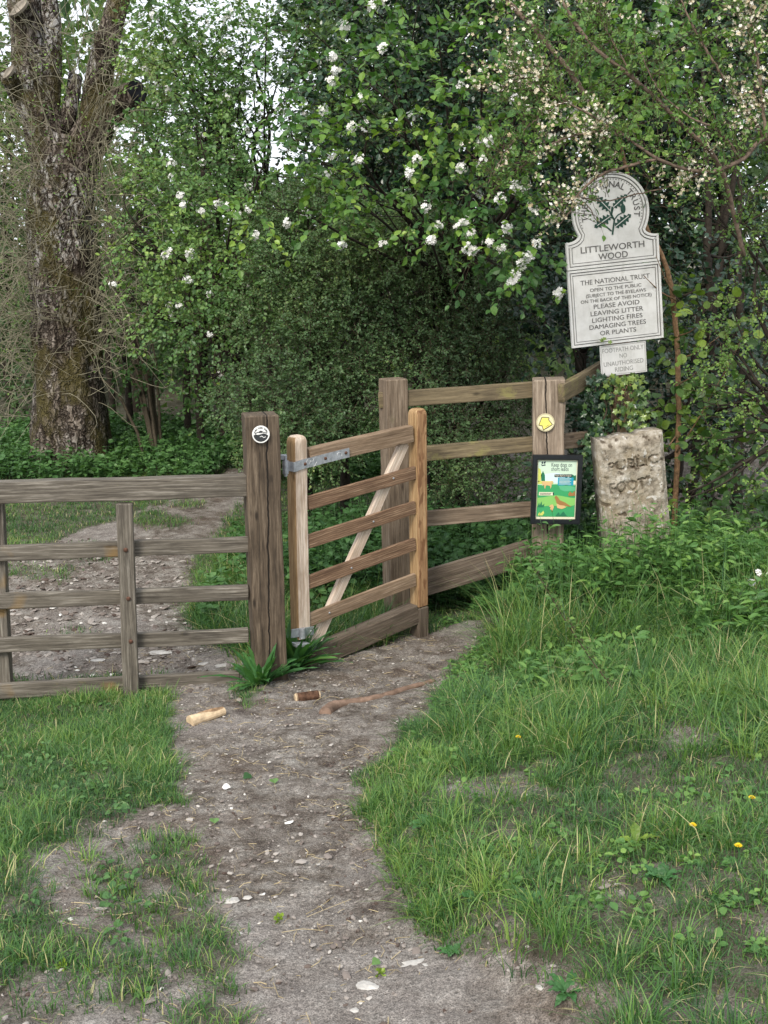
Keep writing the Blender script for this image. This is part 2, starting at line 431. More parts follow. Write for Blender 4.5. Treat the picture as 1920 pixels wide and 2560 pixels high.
LEFT_LAWN = [(-400, 1735), (100, 1700), (415, 1680), (428, 1880), (455, 2010), (340, 2030), (250, 2085), (120, 2140), (80, 2240), (150, 2330), (130, 2430), (-20, 2460), (-500, 2500)]
RIGHT_BANK = [(1370, 1390), (1290, 1480), (1245, 1560), (1180, 1650), (1110, 1730), (1065, 1800), (1000, 1850), (905, 1940), (920, 2070), (990, 2180), (1040, 2300), (1130, 2400), (1330, 2480), (1450, 2600), (1700, 2800), (2600, 2700), (2600, 1200), (1500, 1300)]
TRACK = [(-300, 1700), (-300, 1400), (40, 1385), (150, 1345), (330, 1285), (440, 1240), (520, 1205), (575, 1172), (650, 1165), (640, 1225), (590, 1270), (520, 1350), (480, 1420), (470, 1520), (500, 1600), (640, 1660), (420, 1760), (400, 1690), (100, 1700)]
def grass_mask(px, py, wx, wy):
    nz = (n2(wx, wy, 5.0, 21, 4) - .5); nz2 = (n2(wx, wy, 1.7, 27, 3) - .5); nz3 = (n2(wx, wy, 22.0, 33, 2) - .5)
    jx = px + nz * 90 + nz3 * 75; jy = py + nz2 * 80 + nz * 30 + nz3 * 30
    g = np.zeros(px.shape)
    g = np.maximum(g, poly_mask(jx, jy, LEFT_LAWN) * 1.0)
    g = np.maximum(g, poly_mask(jx, jy, RIGHT_BANK) * 1.0)
    for (a, b, c, d, s) in [(285, 2230, 70, 85, .95), (390, 2170, 75, 55, .8), (430, 2290, 120, 60, .8), (180, 2400, 90, 70, .8), (120, 2520, 120, 50, .6), (500, 2380, 95, 60, 1), (330, 2460, 70, 60, .85), (30, 2330, 110, 110, 1), (290, 2390, 60, 45, .7), (500, 2540, 110, 40, .9), (430, 2130, 60, 35, .6), (485, 2215, 45, 60, .6), (545, 2440, 50, 50, .7), (640, 1700, 70, 50, .7), (860, 1660, 60, 25, .4)]:
        g = np.maximum(g, s * ell(jx, jy, a, b, c, d))
    for (a, b, c, d, s) in [(1210, 1965, 130, 32, .85), (1700, 1835, 170, 34, .8), (1500, 2235, 90, 30, .7), (1640, 2190, 100, 25, .5), (1890, 2330, 90, 35, .7), (1290, 2340, 80, 40, .6), (1250, 2440, 160, 60, .85), (1420, 2520, 150, 45, .75), (330, 2060, 120, 20, .6), (950, 1960, 30, 25, .3), (1800, 2540, 160, 40, .5)]:
        g = g * (1 - s * ell(jx, jy, a, b, c, d))
    thin = sstep(.36, .56, n2(wx, wy, 3.6, 57, 3))
    g = g * np.where(px > 900, (.80 + .0 * sstep(2200, 2000, py)) + .20 * np.maximum(thin, sstep(2050, 1850, py)), .6 + .4 * np.maximum(thin, sstep(2100, 1950, py)))
    g = g * (1 - poly_mask(jx, jy, [(640, 1690), (790, 1640), (1075, 1560), (1070, 1480), (1240, 1380), (1350, 1370), (1290, 1480), (1240, 1560), (1000, 1740), (640, 1760)]))
    # beyond the fence: grass in the middle and at the sides of the farm track
    far = wy > 5.95
    gf = np.where(poly_mask(px + nz * 50, py + nz * 20, TRACK), 0.0, 1.0)
    for (a, b, c, d, s) in [(390, 1300, 70, 20, .9), (470, 1262, 50, 12, .8), (240, 1380, 100, 20, .75), (100, 1430, 100, 20, .6), (560, 1500, 85, 60, 1), (575, 1420, 65, 60, 1), (200, 1590, 60, 20, .3)]:
        gf = np.maximum(gf, s * ell(px + nz * 50, py + nz * 20, a, b, c, d))
    behind = (px < 640) | ((wy - 6.1) > (wx + .45) * .84)
    return np.where(far & (wx < 0.9) & behind, gf, g)

def axis_pts(segs):
    out = []
    for a, b, st in segs: out += list(np.arange(a, b, st))
    out.append(segs[-1][1]); return np.array(out)
xs = axis_pts([(-70, -10, 6), (-10, -3, .4), (-3, 3.0, .022), (3.0, 10, .4), (10, 70, 6)])
ys = axis_pts([(-20, 1.0, 1.5), (1.0, 1.7, .1), (1.7, 7.6, .022), (7.6, 14, .07), (14, 30, .8), (30, 130, 8)])
GX, GY = np.meshgrid(xs, ys)
GZ = gz(GX, GY)
fine = (1 - sstep(7, 12, GY)) * (1 - sstep(2.6, 3.2, np.abs(GX)))
PXG, PYG = proj(np.stack([GX, GY, GZ], -1))
GM = grass_mask(PXG, PYG, GX, GY)
GM = np.where((GY > 1.3) & (GY < 14), GM, 0.8)
GM = np.clip(GM, 0, 1)
ridg = 1 - np.abs(n2(GX, GY, 16, 44, 3) * 2 - 1)
GZ = GZ + fine * ((n2(GX, GY, 6, 41, 4) - .5) * .05 + (n2(GX, GY, 28, 51, 3) - .5) * .024 + (ridg - .6) * .01)
chalk = sstep(.5, .64, n2(GX, GY, 1.5, 61, 4)) * .7 + sstep(.5, .7, n2(GX, GY, 8, 63, 3)) * .3

def m_ground():
    m, t = newmat('bare_earth'); s = NT(t)
    tc = s.n('ShaderNodeTexCoord').outputs['Object']
    gr = s.n('ShaderNodeAttribute', attribute_name='tint').outputs['Fac']
    ck = s.n('ShaderNodeAttribute', attribute_name='chalk').outputs['Fac']
    a = s.noise(tc, 9, 8, .68); b = s.noise(tc, 70, 6, .7); c = s.noise(tc, 2.3, 5, .6); d = s.noise(tc, 230, 3, .6)
    col = s.ramp(a, [(.30, (.068, .052, .044)), (.44, (.152, .129, .108)), (.56, (.258, .232, .204)), (.70, (.385, .360, .325))])
    col = s.mix(s.math('MULTIPLY', ck, .6), col, (.33, .30, .28))
    red = s.ramp(c, [(.5, 0.0), (.68, 1.0)])
    col = s.mix(s.math('MULTIPLY', red, .45), col, (.125, .088, .064))
    col = s.mix(1.0, col, s.ramp(b, [(.32, .50), (.5, .95), (.68, 1.35)]), 'MULTIPLY')
    col = s.mix(1.0, col, s.ramp(d, [(.35, .5), (.65, 1.45)]), 'MULTIPLY')
    vo = s.n('ShaderNodeTexVoronoi'); vo.inputs['Scale'].default_value = 95; s.l(tc, vo.inputs['Vector'])
    sp = s.math('MULTIPLY', s.ramp(vo.outputs['Distance'], [(.12, 1.0), (.24, 0.0)]), s.ramp(b, [(.45, 0.0), (.55, 1.0)]))
    col = s.mix(s.math('MULTIPLY', sp, .75), col, (.46, .43, .40))
    col = s.mix(s.math('MULTIPLY', s.ramp(gr, [(.15, 0.0), (.8, 1.0)]), .6), col, s.mix(b, (.035, .045, .02), (.09, .085, .05)))
    h = s.math('ADD', s.math('MULTIPLY', a, .8), s.math('ADD', s.math('MULTIPLY', b, .7), s.math('ADD', s.math('MULTIPLY', sp, .25), s.math('MULTIPLY', d, .22))))
    s.finish(col, .92, h, .9, .02, .12); return m
M_GROUND = m_ground()

def build_ground():
    ny, nx = GX.shape
    V = np.stack([GX, GY, GZ], -1).reshape(-1, 3)
    i, j = np.meshgrid(np.arange(ny - 1), np.arange(nx - 1), indexing='ij')
    Q = np.stack([i * nx + j, i * nx + j + 1, (i + 1) * nx + j + 1, (i + 1) * nx + j], -1).reshape(-1, 4)
    c = V[Q].mean(1); px, py = proj(c)
    inpath = (~poly_mask(px, py, RIGHT_BANK)) & (~poly_mask(px, py, LEFT_LAWN)) & (c[:, 1] > 1.2) & (c[:, 1] < 6.6) & (px > 380) & (px < 1420) & ((c[:, 1] < 5.72) | ((px > 620) & ((c[:, 1] - 6.1) < (c[:, 0] + .45) * .84)))
    intr = poly_mask(px, py, TRACK) & (c[:, 1] > 5.5) & (c[:, 1] < 14) & (~inpath)
    for name, sel in (('footpath', inpath), ('track', intr), ('ground', ~(inpath | intr))):
        q = Q[sel]; u, inv = np.unique(q, return_inverse=True)
        mb = MB(); mb.add(V[u], inv.reshape(-1, 4), GM.reshape(-1)[u])
        o = mb.build(name, M_GROUND, smooth=True)
        at_ = o.data.attributes.new('chalk', 'FLOAT', 'POINT'); at_.data.foreach_set('value', chalk.reshape(-1)[u].astype(np.float32))
        tag(o, kind='structure')
build_ground()

# ------------------------------------------------------------------ grass
def blades(mb, P, h, wdt, az, lean, tint, curl=.6):
    n = len(P); d = np.stack([np.cos(az), np.sin(az), np.zeros(n)], -1); sd_ = np.stack([-np.sin(az), np.cos(az), np.zeros(n)], -1)
    twist = rs.uniform(-.9, .9, n)[:, None]; sd_ = unit(sd_ + d * twist)
    ts = [0, .38, .72, 1.0]; ws = [1.0, .85, .5]
    V = []
    for k, tt in enumerate(ts):
        out = lean * (tt ** 1.8) * h; z = h * tt * np.sqrt(np.clip(1 - (lean * tt ** curl * .8) ** 2, .12, 1))
        c = P + d * out[:, None] + np.stack([np.zeros(n), np.zeros(n), z - .01 * (k == 0)], -1)
        if k < 3: V += [c - sd_ * (wdt * ws[k] / 2)[:, None], c + sd_ * (wdt * ws[k] / 2)[:, None]]
        else: V.append(c)
    V = np.stack(V, 1)
    off = (np.arange(n) * 7)[:, None, None]
    q = np.array([[0, 1, 3, 2], [2, 3, 5, 4]])[None] + off; tr = np.array([[4, 5, 6]])[None] + off
    mb.add(V.reshape(-1, 3), [q.reshape(-1, 4), tr.reshape(-1, 3)], np.repeat(np.clip(tint, 0, 1), 7))

def sample_ground(n, x0, x1, y0, y1):
    # more samples near the camera
    x = rs.uniform(x0, x1, n); y = rs.uniform(y0, y1, n); z = gz(x, y)
    P = np.stack([x, y, z], -1); px, py = proj(P)
    k = (px > -120) & (px < 2040) & (py < 2680); return P[k], px[k], py[k]

def grow(mb, ntuft, box, per, hr, wd, dens=None, keep=None, tintb=.45, spread=.035, leanr=(.3, 1.35)):
    P, px, py = sample_ground(ntuft, *box)
    g = grass_mask(px, py, P[:, 0], P[:, 1])
    k = rs.rand(len(P)) < g
    if keep is not None: k &= keep(px, py, P)
    P = P[k]; n = len(P)
    if n == 0: return
    hs = rs.uniform(hr[0], hr[1], n) * (.55 + .9 * n2(P[:, 0], P[:, 1], 2.2, 71, 3))
    tb = tintb + (n2(P[:, 0], P[:, 1], 1.8, 73, 3) - .5) * 1.0 + rs.normal(0, .2, n)
    m = rs.randint(per[0], per[1], n); idx = np.repeat(np.arange(n), m); N = len(idx)
    az = rs.uniform(0, 2 * np.pi, N); r = rs.rand(N) ** .6 * spread
    B = P[idx] + np.stack([np.cos(az) * r, np.sin(az) * r, np.zeros(N)], -1)
    B[:, 2] = gz(B[:, 0], B[:, 1]) + .0
    h = hs[idx] * rs.uniform(.45, 1.15, N)
    dry = rs.rand(N) < .06
    tn = np.where(dry, 1.0, np.clip(tb[idx] + rs.normal(0, .12, N), 0, .9))
    blades(mb, B, h, wd * rs.uniform(.6, 1.3, N), az + rs.normal(0, .7, N), rs.uniform(leanr[0], leanr[1], N), tn)

gl = MB()
left = lambda px, py, P: (P[:, 0] < .2) & (P[:, 1] < 5.72)
rightk = lambda px, py, P: (px > 850) & (P[:, 0] > -.3)
grow(gl, 20000, (-2.3, .2, 1.7, 5.8), (5, 11), (.03, .06), .0032, keep=left, tintb=.42, spread=.03)
grow(gl, 3200, (-2.3, .2, 2.6, 5.8), (12, 24), (.06, .11), .0034, keep=lambda a, b, P: left(a, b, P) & (n2(P[:, 0], P[:, 1], 2.5, 91, 2) > .48), tintb=.5, spread=.05)
tag(gl.build('grass', LV['grass'], origin=(0, 0, 0), smooth=True), 'short trodden grass left of the bare footpath', 'grass', kind='stuff')
gr_ = MB()
grow(gr_, 34000, (-.4, 3.6, 1.7, 7.0), (5, 11), (.025, .06), .0032, keep=rightk, tintb=.40, spread=.03)
grow(gr_, 4200, (-.2, 3.6, 1.8, 6.9), (14, 34), (.07, .15), .0036, keep=lambda a, b, P: rightk(a, b, P) & ~((a < 1240) & (b < 1740)) & (n2(P[:, 0], P[:, 1], 3.0, 93, 2) > .50), tintb=.55, spread=.05)
grow(gr_, 2200, (.0, 3.6, 3.6, 6.7), (16, 34), (.12, .23), .0042, keep=lambda a, b, P: rightk(a, b, P) & (a > np.where(b < 1740, 1300, 1120)) & (b < 1900), tintb=.6, spread=.06)
grow(gr_, 900, (.6, 3.6, 5.5, 6.9), (10, 22), (.28, .5), .005, keep=lambda a, b, P: a > 1250, tintb=.6, spread=.07)
tag(gr_.build('grass', LV['grass'], origin=(0, 0, 0), smooth=True), 'long lush grass on the bank right of the footpath', 'grass', kind='stuff')
gb = MB()
farg = lambda px, py, P: (P[:, 1] > 5.95) & (P[:, 0] < .95)
grow(gb, 26000, (-4.5, .9, 5.95, 14.5), (5, 9), (.03, .07), .005, keep=farg, tintb=.45, spread=.06)
grow(gb, 1500, (-1.3, 0, 6.0, 9.5), (14, 26), (.14, .24), .005, keep=lambda a, b, P: farg(a, b, P) & (a > 470) & (a < 1000), tintb=.5, spread=.07)
tag(gb.build('grass', LV['grass'], origin=(0, 0, 0), smooth=True), 'grass strips along the farm track behind the fence', 'grass', kind='stuff')

# ------------------------------------------------------------------ timber
def timber(name, p0, p1, wy, wz, mat, parent=None, zdir=(0, 0, 1), bevel=.006, warp=.003, seg=26, top=None, bend=0.0, chip=.0):
    """box of timber from p0 to p1; local X along it, wz across the direction zdir, wy the other way"""
    p0 = Vector(p0); p1 = Vector(p1); X = (p1 - p0); L = X.length; X.normalize()
    Z = Vector(zdir); Z = (Z - X * Z.dot(X)).normalized(); Y = Z.cross(X)
    m = Matrix((X, Y, Z)).transposed().to_4x4(); m.translation = p0
    a, b, c = wy / 2, wz / 2, bevel
    prof = np.array([(-a + c, -b), (0, -b), (a - c, -b), (a - c * .3, -b + c * .3), (a, -b + c), (a, 0), (a, b - c), (a - c * .3, b - c * .3), (a - c, b), (0, b), (-a + c, b), (-a + c * .3, b - c * .3), (-a, b - c), (-a, 0), (-a, -b + c), (-a + c * .3, -b + c * .3)])
    k = len(prof); t = np.linspace(0, 1, seg); xs_ = t * L; sc = np.ones(seg)
    if top == 'round':      # rounded head at the p1 end
        r = min(wy, wz) * .55; extra = L - r + r * np.sin(np.linspace(.15, 1, 7) * np.pi / 2)
        xs_ = np.concatenate([np.linspace(0, L - r, seg), extra]); sc = np.concatenate([np.ones(seg), .12 + .88 * np.cos(np.linspace(.15, 1, 7) * np.pi / 2) ** .55])
    else:                   # eased ends
        e = bevel * .8; xs_ = np.concatenate([[0, e], np.linspace(e * 2, L - e * 2, seg), [L - e, L]])
        sc = np.concatenate([[1 - 2 * e / min(wy, wz), 1], np.ones(seg), [1, 1 - 2 * e / min(wy, wz)]])
    n = len(xs_); sd0 = rs.randint(1000)
    V = np.zeros((n, k, 3)); V[:, :, 0] = xs_[:, None]
    V[:, :, 1] = prof[None, :, 0] * sc[:, None]; V[:, :, 2] = prof[None, :, 1] * sc[:, None]
    q = np.stack([V[..., 0] * 5, V[..., 1] * 30, V[..., 2] * 30], -1)
    V[:, :, 1] += (fbm(q, sd0, 3) - .5) * warp * 2; V[:, :, 2] += (fbm(q, sd0 + 9, 3) - .5) * warp * 2
    V[:, :, 1] += (bend * np.sin(xs_ / L * np.pi))[:, None] + ((fbm(np.stack([xs_ * 1.3, xs_ * 0, xs_ * 0], -1), sd0 + 3, 2) - .5) * warp * 2.5)[:, None]
    V[:, :, 2] += ((fbm(np.stack([xs_ * 1.3, xs_ * 0, xs_ * 0], -1), sd0 + 5, 2) - .5) * warp * 2.5)[:, None]
    i, j = np.meshgrid(np.arange(n - 1), np.arange(k), indexing='ij')
    F = np.stack([i * k + j, i * k + (j + 1) % k, (i + 1) * k + (j + 1) % k, (i + 1) * k + j], -1).reshape(-1, 4)
    mb = MB(); mb.add(V.reshape(-1, 3), [F, np.array([list(range(k))[::-1]]), np.array([[(n - 1) * k + j for j in range(k)]])])
    o = mb.build(name, mat, parent, m)
    sm = np.ones(len(o.data.polygons), dtype=bool); sm[-2:] = False
    return o

def shape2d(mb, pts, z0, z1, tint=.5):
    """a flat outline in local XY with thickness z0..z1 (z1 faces the viewer)"""
    n = len(pts); P = np.asarray(pts, dtype=float)
    area = .5 * np.sum(P[:, 0] * np.roll(P[:, 1], -1) - np.roll(P[:, 0], -1) * P[:, 1])
    if area < 0: P = P[::-1]
    V = np.concatenate([np.c_[P, np.full(n, z0)], np.c_[P, np.full(n, z1)]])
    j = np.arange(n)
    mb.add(V, [np.array([list(range(n))[::-1]]), np.array([list(range(n, 2 * n))]), np.stack([j, (j + 1) % n, n + (j + 1) % n, n + j], -1)], tint)

def disc(n=40, r=1.0, cx=0, cy=0, a0=0, a1=2 * math.pi):
    full = abs(a1 - a0 - 2 * math.pi) < 1e-6
    a = np.linspace(a0, a1, n + 1 if full else n)
    if full: a = a[:-1]
    return np.c_[cx + r * np.cos(a), cy + r * np.sin(a)]

def face_matrix(origin, xdir, zdir):
    X = Vector(xdir).normalized(); Z = Vector(zdir); Z = (Z - X * Z.dot(X)).normalized(); Y = Z.cross(X)
    m = Matrix((X, Y, Z)).transposed().to_4x4(); m.translation = Vector(origin); return m

_dg = None
def text_mesh(txt, size, extrude=.001, align='CENTER', width=None, bold=0.0, rot=0.0, pos=(0, 0), z=0.0):
    cu = bpy.data.curves.new('txt', 'FONT'); cu.body = txt; cu.size = 1.0; cu.align_x = align; cu.extrude = 0; cu.offset = bold
    cu.resolution_u = 3
    ob = bpy.data.objects.new('txt', cu); COL.objects.link(ob)
    dg = bpy.context.evaluated_depsgraph_get(); me = bpy.data.meshes.new_from_object(ob.evaluated_get(dg))
    V = np.zeros(len(me.vertices) * 3); me.vertices.foreach_get('co', V); V = V.reshape(-1, 3)
    F = [list(p.vertices) for p in me.polygons]
    bpy.data.objects.remove(ob); bpy.data.curves.remove(cu); bpy.data.meshes.remove(me)
    if len(V) == 0: return V, []
    w0 = V[:, 0].max() - V[:, 0].min(); sx = size / .7; kx = 1.0
    if width: kx = width / (w0 * sx)
    V = V * np.array([sx * kx, sx, 1])
    if align == 'CENTER': V[:, 0] -= (V[:, 0].max() + V[:, 0].min()) / 2
    else: V[:, 0] -= V[:, 0].min()
    c, s_ = math.cos(rot), math.sin(rot)
    V = np.c_[V[:, 0] * c - V[:, 1] * s_ + pos[0], V[:, 0] * s_ + V[:, 1] * c + pos[1], np.full(len(V), z)]
    return V, F
def add_text(mb, *a, **k):
    th = k.pop('thick', .0012)
    V, F = text_mesh(*a, **k)
    if len(V) == 0: return
    tr = [f for f in F if len(f) == 3]; qd = [f for f in F if len(f) == 4]; ng = [f for f in F if len(f) > 4]
    fs = [np.array(x) for x in (tr, qd) if x]
    for f in ng: fs.append(np.array([f]))
    mb.add(V + np.array([0, 0, th]), fs)
    # side walls round the outline
    ed = {}
    for f in F:
        for a_, b_ in zip(f, f[1:] + f[:1]): ed[(a_, b_)] = 1
    bd = [(a_, b_) for (a_, b_) in ed if (b_, a_) not in ed]
    if bd:
        bd = np.array(bd); n = len(V)
        mb.add(np.r_[V, V + np.array([0, 0, th])], np.stack([bd[:, 0], bd[:, 1], bd[:, 1] + n, bd[:, 0] + n], -1))

def ngon_strip(pts, wdt):
    P = np.asarray(pts, dtype=float); D = unit(np.c_[np.gradient(P, axis=0), np.zeros(len(P))])[:, :2]
    N = np.c_[-D[:, 1], D[:, 0]]; wd = np.asarray(wdt) * np.ones(len(P))
    return np.r_[P + N * wd[:, None] / 2, (P - N * wd[:, None] / 2)[::-1]]
def strip2d(mb, pts, wdt, z0, z1):
    P = np.asarray(pts, dtype=float); n = len(P)
    D = np.gradient(P, axis=0); D = D / np.maximum(np.linalg.norm(D, axis=1, keepdims=True), 1e-9)
    N = np.c_[-D[:, 1], D[:, 0]]; wd = (np.asarray(wdt) * np.ones(n))[:, None] / 2
    A = P + N * wd; B = P - N * wd
    V = np.r_[np.c_[A, np.full(n, z1)], np.c_[B, np.full(n, z1)], np.c_[A, np.full(n, z0)], np.c_[B, np.full(n, z0)]]
    i = np.arange(n - 1)
    mb.add(V, np.r_[np.stack([i, n + i, n + i + 1, i + 1], -1), np.stack([i, i + 1, 2 * n + i + 1, 2 * n + i], -1), np.stack([n + i + 1, n + i, 3 * n + i, 3 * n + i + 1], -1)])

W_OLD = m_wood('weathered_fence_timber', (.050, .043, .035), (.135, .118, .095), (.30, .275, .235), lichen=(.20, .17, .06), lich_amt=-.03, stain=(.28, .16, .035))
W_POST = m_wood('dark_gatepost_timber', (.028, .021, .015), (.095, .070, .048), (.20, .155, .11), lichen=(.14, .15, .08), lich_amt=-.08, crack=(.012, -.022, .0025), streak=18)
W_MID = m_wood('brown_post_timber', (.085, .060, .042), (.18, .135, .095), (.30, .24, .18), lichen=(.20, .19, .09), lich_amt=-.02, streak=22)
W_PALE = m_wood('silvery_post_timber', (.12, .090, .065), (.28, .22, .165), (.46, .39, .31), crack=(.0, .012, .0022), streak=22)
W_GREEN = m_wood('algae_rail_timber', (.07, .055, .035), (.16, .125, .075), (.25, .20, .12), lichen=(.22, .20, .075), lich_amt=.06, streak=20)
W_RED = m_wood('red_brown_rail_timber', (.09, .050, .030), (.25, .155, .095), (.40, .28, .185), rings=.6, lichen=(.27, .22, .12), lich_amt=-.1)
W_TOP = m_wood('gate_top_rail_timber', (.13, .085, .052), (.27, .19, .125), (.40, .30, .215), rings=.3, lichen=(.26, .24, .13), lich_amt=-.06)
W_ORANGE = m_wood('honey_stile_timber', (.18, .105, .045), (.40, .26, .13), (.55, .40, .23), rings=.5, grain=.7, lichen=(.42, .34, .10), lich_amt=-.06)
W_HONEY = m_wood('ringed_stile_timber', (.16, .075, .035), (.33, .19, .095), (.50, .33, .18), rings=.8, grain=.8)
W_PINE = m_wood('bleached_stile_timber', (.34, .24, .165), (.60, .49, .39), (.74, .65, .56), rings=.25, grain=.8, lichen=(.40, .27, .12), lich_amt=-.04)
W_SILL = m_wood('earthy_sill_timber', (.055, .042, .030), (.12, .092, .068), (.21, .175, .14))
M_STEEL = m_plain('galvanised_steel', (.40, .42, .45), .45, .5, .55, 40, .35)
M_RUST = m_plain('rusty_steel', (.12, .06, .04), .8, .3, .3, 90, .5)

# left fence plane
FL0, FL1 = at(0, 1400, 5.66), at(610, 1400, 5.86)
fd = unit(FL1 - FL0); fn = unit(np.cross(fd, [0, 0, 1])); fn = -fn if fn[1] > 0 else fn      # towards the camera
def onf(px, py, off=0.0): return on_plane(px, py, FL0 + fn * off, fn)
fb = ghit(320, 1725)
fence = thing('rail_fence', (fb[0], fb[1], fb[2]), 'low grey weathered post and rail fence left of the dark gatepost', 'fence')
for (ly, ry, h, lx, rx) in [(1228, 1212, .112, -260, 622), (1381, 1361, .083, -260, 622), (1501, 1480, .083, -260, 622), (1613, 1587, .08, -260, 622), (1727, 1694, .085, -260, 600)]:
    sl_ = (ry - ly) / 610.0
    toprail = h > .1
    timber('rail', onf(lx, ly + sl_ * lx, .02 if toprail else 0), onf(rx, ly + sl_ * rx, .02 if toprail else 0), .085 if toprail else .04, h, W_OLD, fence, warp=.004)
timber('post', onf(331, 1800, .062), onf(312, 1258, .062), .05, .084, W_OLD, fence, zdir=fd, warp=.004, seg=16)
timber('post', onf(14, 1820, -.065), onf(-14, 1205, -.065), .09, .09, W_OLD, fence, zdir=fd, warp=.004, seg=16)
for (bx, by) in [(314, 1375), (321, 1497), (327, 1604)]:
    mb = MB(); c = onf(bx, by, .0885)
    for k, (rr, dz) in enumerate([(.011, 0), (.0105, .003), (.006, .006), (.0005, .0065)]):
        pass
    T, F_ = [], []
    rings = [(.012, -.003), (.011, .003), (.006, .006), (.0008, .007)]
    for (rr, dz) in rings: T += [[rr * math.cos(a), rr * math.sin(a), dz] for a in np.linspace(0, 2 * math.pi, 11)[:-1]]
    F_ = [[i * 10 + j, i * 10 + (j + 1) % 10, (i + 1) * 10 + (j + 1) % 10, (i + 1) * 10 + j] for i in range(3) for j in range(10)]
    mb.add(T, np.array(F_)); mb.build('bolt', M_RUST, fence, face_matrix(c, fd, fn), smooth=True)

def square_post(name, ptop, pbase, wdt, yaw, mat, parent=None, warp=.005, deep=.25, dep=None):
    ptop = np.array(ptop); pbase = np.array(pbase); d = unit(pbase - ptop)
    c, s_ = math.cos(yaw), math.sin(yaw)
    return timber(name, pbase + d * deep, ptop, wdt, dep or wdt, mat, parent, zdir=(s_, -c, 0), bevel=.008, warp=warp, seg=40)

# dark hanging post: thing with one mesh
gp = square_post('gate_post', at(650, 1034, 5.87), at(671, 1660, 5.87), .178, R(14), W_POST, warp=.007)
tag(gp, 'thick dark brown square timber post with a long crack and a round white badge', 'post')

# ---- the gate
GA = at(742, 1100, 6.05); GB = at(1042, 1040, 6.62)
gdir = unit(np.array([GB[0] - GA[0], GB[1] - GA[1], 0])); gn = np.array([gdir[1], -gdir[0], 0.0])    # towards the camera
if gn[1] > 0: gn = -gn
def ong(px, py, off=0.0): return on_plane(px, py, GA + gn * off, gn)
gbase = ong(753, 1592)
gate = thing('field_gate', gbase, 'half open five bar wooden hand gate with a diagonal brace', 'gate')
ST = .084
hs_ = timber('hinge_stile', ong(752, 1592), ong(741, 1087), ST, ST, W_PINE, gate, zdir=gn, bevel=.010, top='round', warp=.003)
hs_.data.materials.append(W_ORANGE)
for p_ in hs_.data.polygons:
    wn = WM[hs_.name].to_3x3() @ p_.normal
    if wn.dot(Vector(gdir)) < -.75: p_.material_index = 1
cs_ = timber('closing_stile', ong(1047, 1512), ong(1043, 1020), ST, ST, W_ORANGE, gate, zdir=gn, bevel=.010, top='round', warp=.003)
cs_.data.materials.append(W_HONEY)
for p_ in cs_.data.polygons:
    if (WM[cs_.name].to_3x3() @ p_.normal).dot(Vector(gn)) > .75: p_.material_index = 1  # front face: ringed grain, coloured darker for side shading the even light lacks
LY = [1141, 1256, 1352, 1454, 1549]; RY = [1081, 1181, 1268, 1359, 1448]
for k in range(5):
    f = (RY[k] - LY[k]) / (1038 - 775)
    if k == 0: a_, b_, off, th, hh = ong(768, LY[k] - f * 7, .0), ong(1026, RY[k] - f * 12, .0), 0, .062, .098
    else: a_, b_, off, th, hh = ong(768, LY[k] - f * 7, .018), ong(1037, RY[k], .018), .018, .026, .078
    timber('rail', a_, b_, th, hh, W_TOP if k == 0 else (W_RED if k < 4 else W_TOP), gate, bevel=.004, warp=.0018)
timber('brace', ong(785, 1612, -.014), ong(1010, 1108, -.014), .032, .066, W_PINE, gate, zdir=np.cross(unit(ong(1010, 1108) - ong(785, 1612)), gn), bevel=.004, warp=.0015)
def bolt_at(c, xd, nd, parent, mat, r=.007, name='bolt'):
    T = []
    for (rr, dz) in [(1.1, -.3), (1.05, .35), (.6, .75), (.05, .85)]: T += [[r * rr * math.cos(a), r * rr * math.sin(a), dz * r] for a in np.linspace(0, 2 * math.pi, 11)[:-1]]
    F_ = [[i * 10 + j, i * 10 + (j + 1) % 10, (i + 1) * 10 + (j + 1) % 10, (i + 1) * 10 + j] for i in range(3) for j in range(10)]
    mb = MB(); mb.add(T, np.array(F_)); return mb.build(name, mat, parent, face_matrix(c, xd, nd), smooth=True)
for (bx, by) in [(984, 1196), (934, 1304), (879, 1420), (824, 1532)]:
    bolt_at(ong(bx, by, .034), gdir, gn, gate, M_STEEL, .0055)
# top strap hinge: strap along the rail, band round the stile, eye and pin
hz_a = ong(757, 1160, ST / 2 + .004); hz_b = ong(872, 1131, .036)
hd = unit(hz_b - hz_a)
strap = MB()
prev = [ong(722, 1170, ST / 2 + .004)]
P = [ong(733, 1168, ST / 2 + .004), hz_a, ong(770, 1157, ST / 2 + .003), ong(779, 1155, .038), ong(800, 1149, .036), hz_b]
P = np.array(P); hgt = .052; n = len(P)
V = []
for off in (0, .006):
    for sgn in (-1, 1):
        V += list(P + gn * off + np.array([0, 0, sgn * hgt / 2]))
V = np.array(V); i = np.arange(n - 1)
strap.add(V, [np.r_[np.stack([2 * n + i, 2 * n + i + 1, 3 * n + i + 1, 3 * n + i], -1), np.stack([n + i, n + i + 1, i + 1, i], -1), np.stack([n + i, 3 * n + i, 3 * n + i + 1, n + i + 1], -1), np.stack([i, i + 1, 2 * n + i + 1, 2 * n + i], -1)], np.array([[n - 1, 2 * n - 1, 4 * n - 1, 3 * n - 1], [0, 2 * n, 3 * n, n]])])
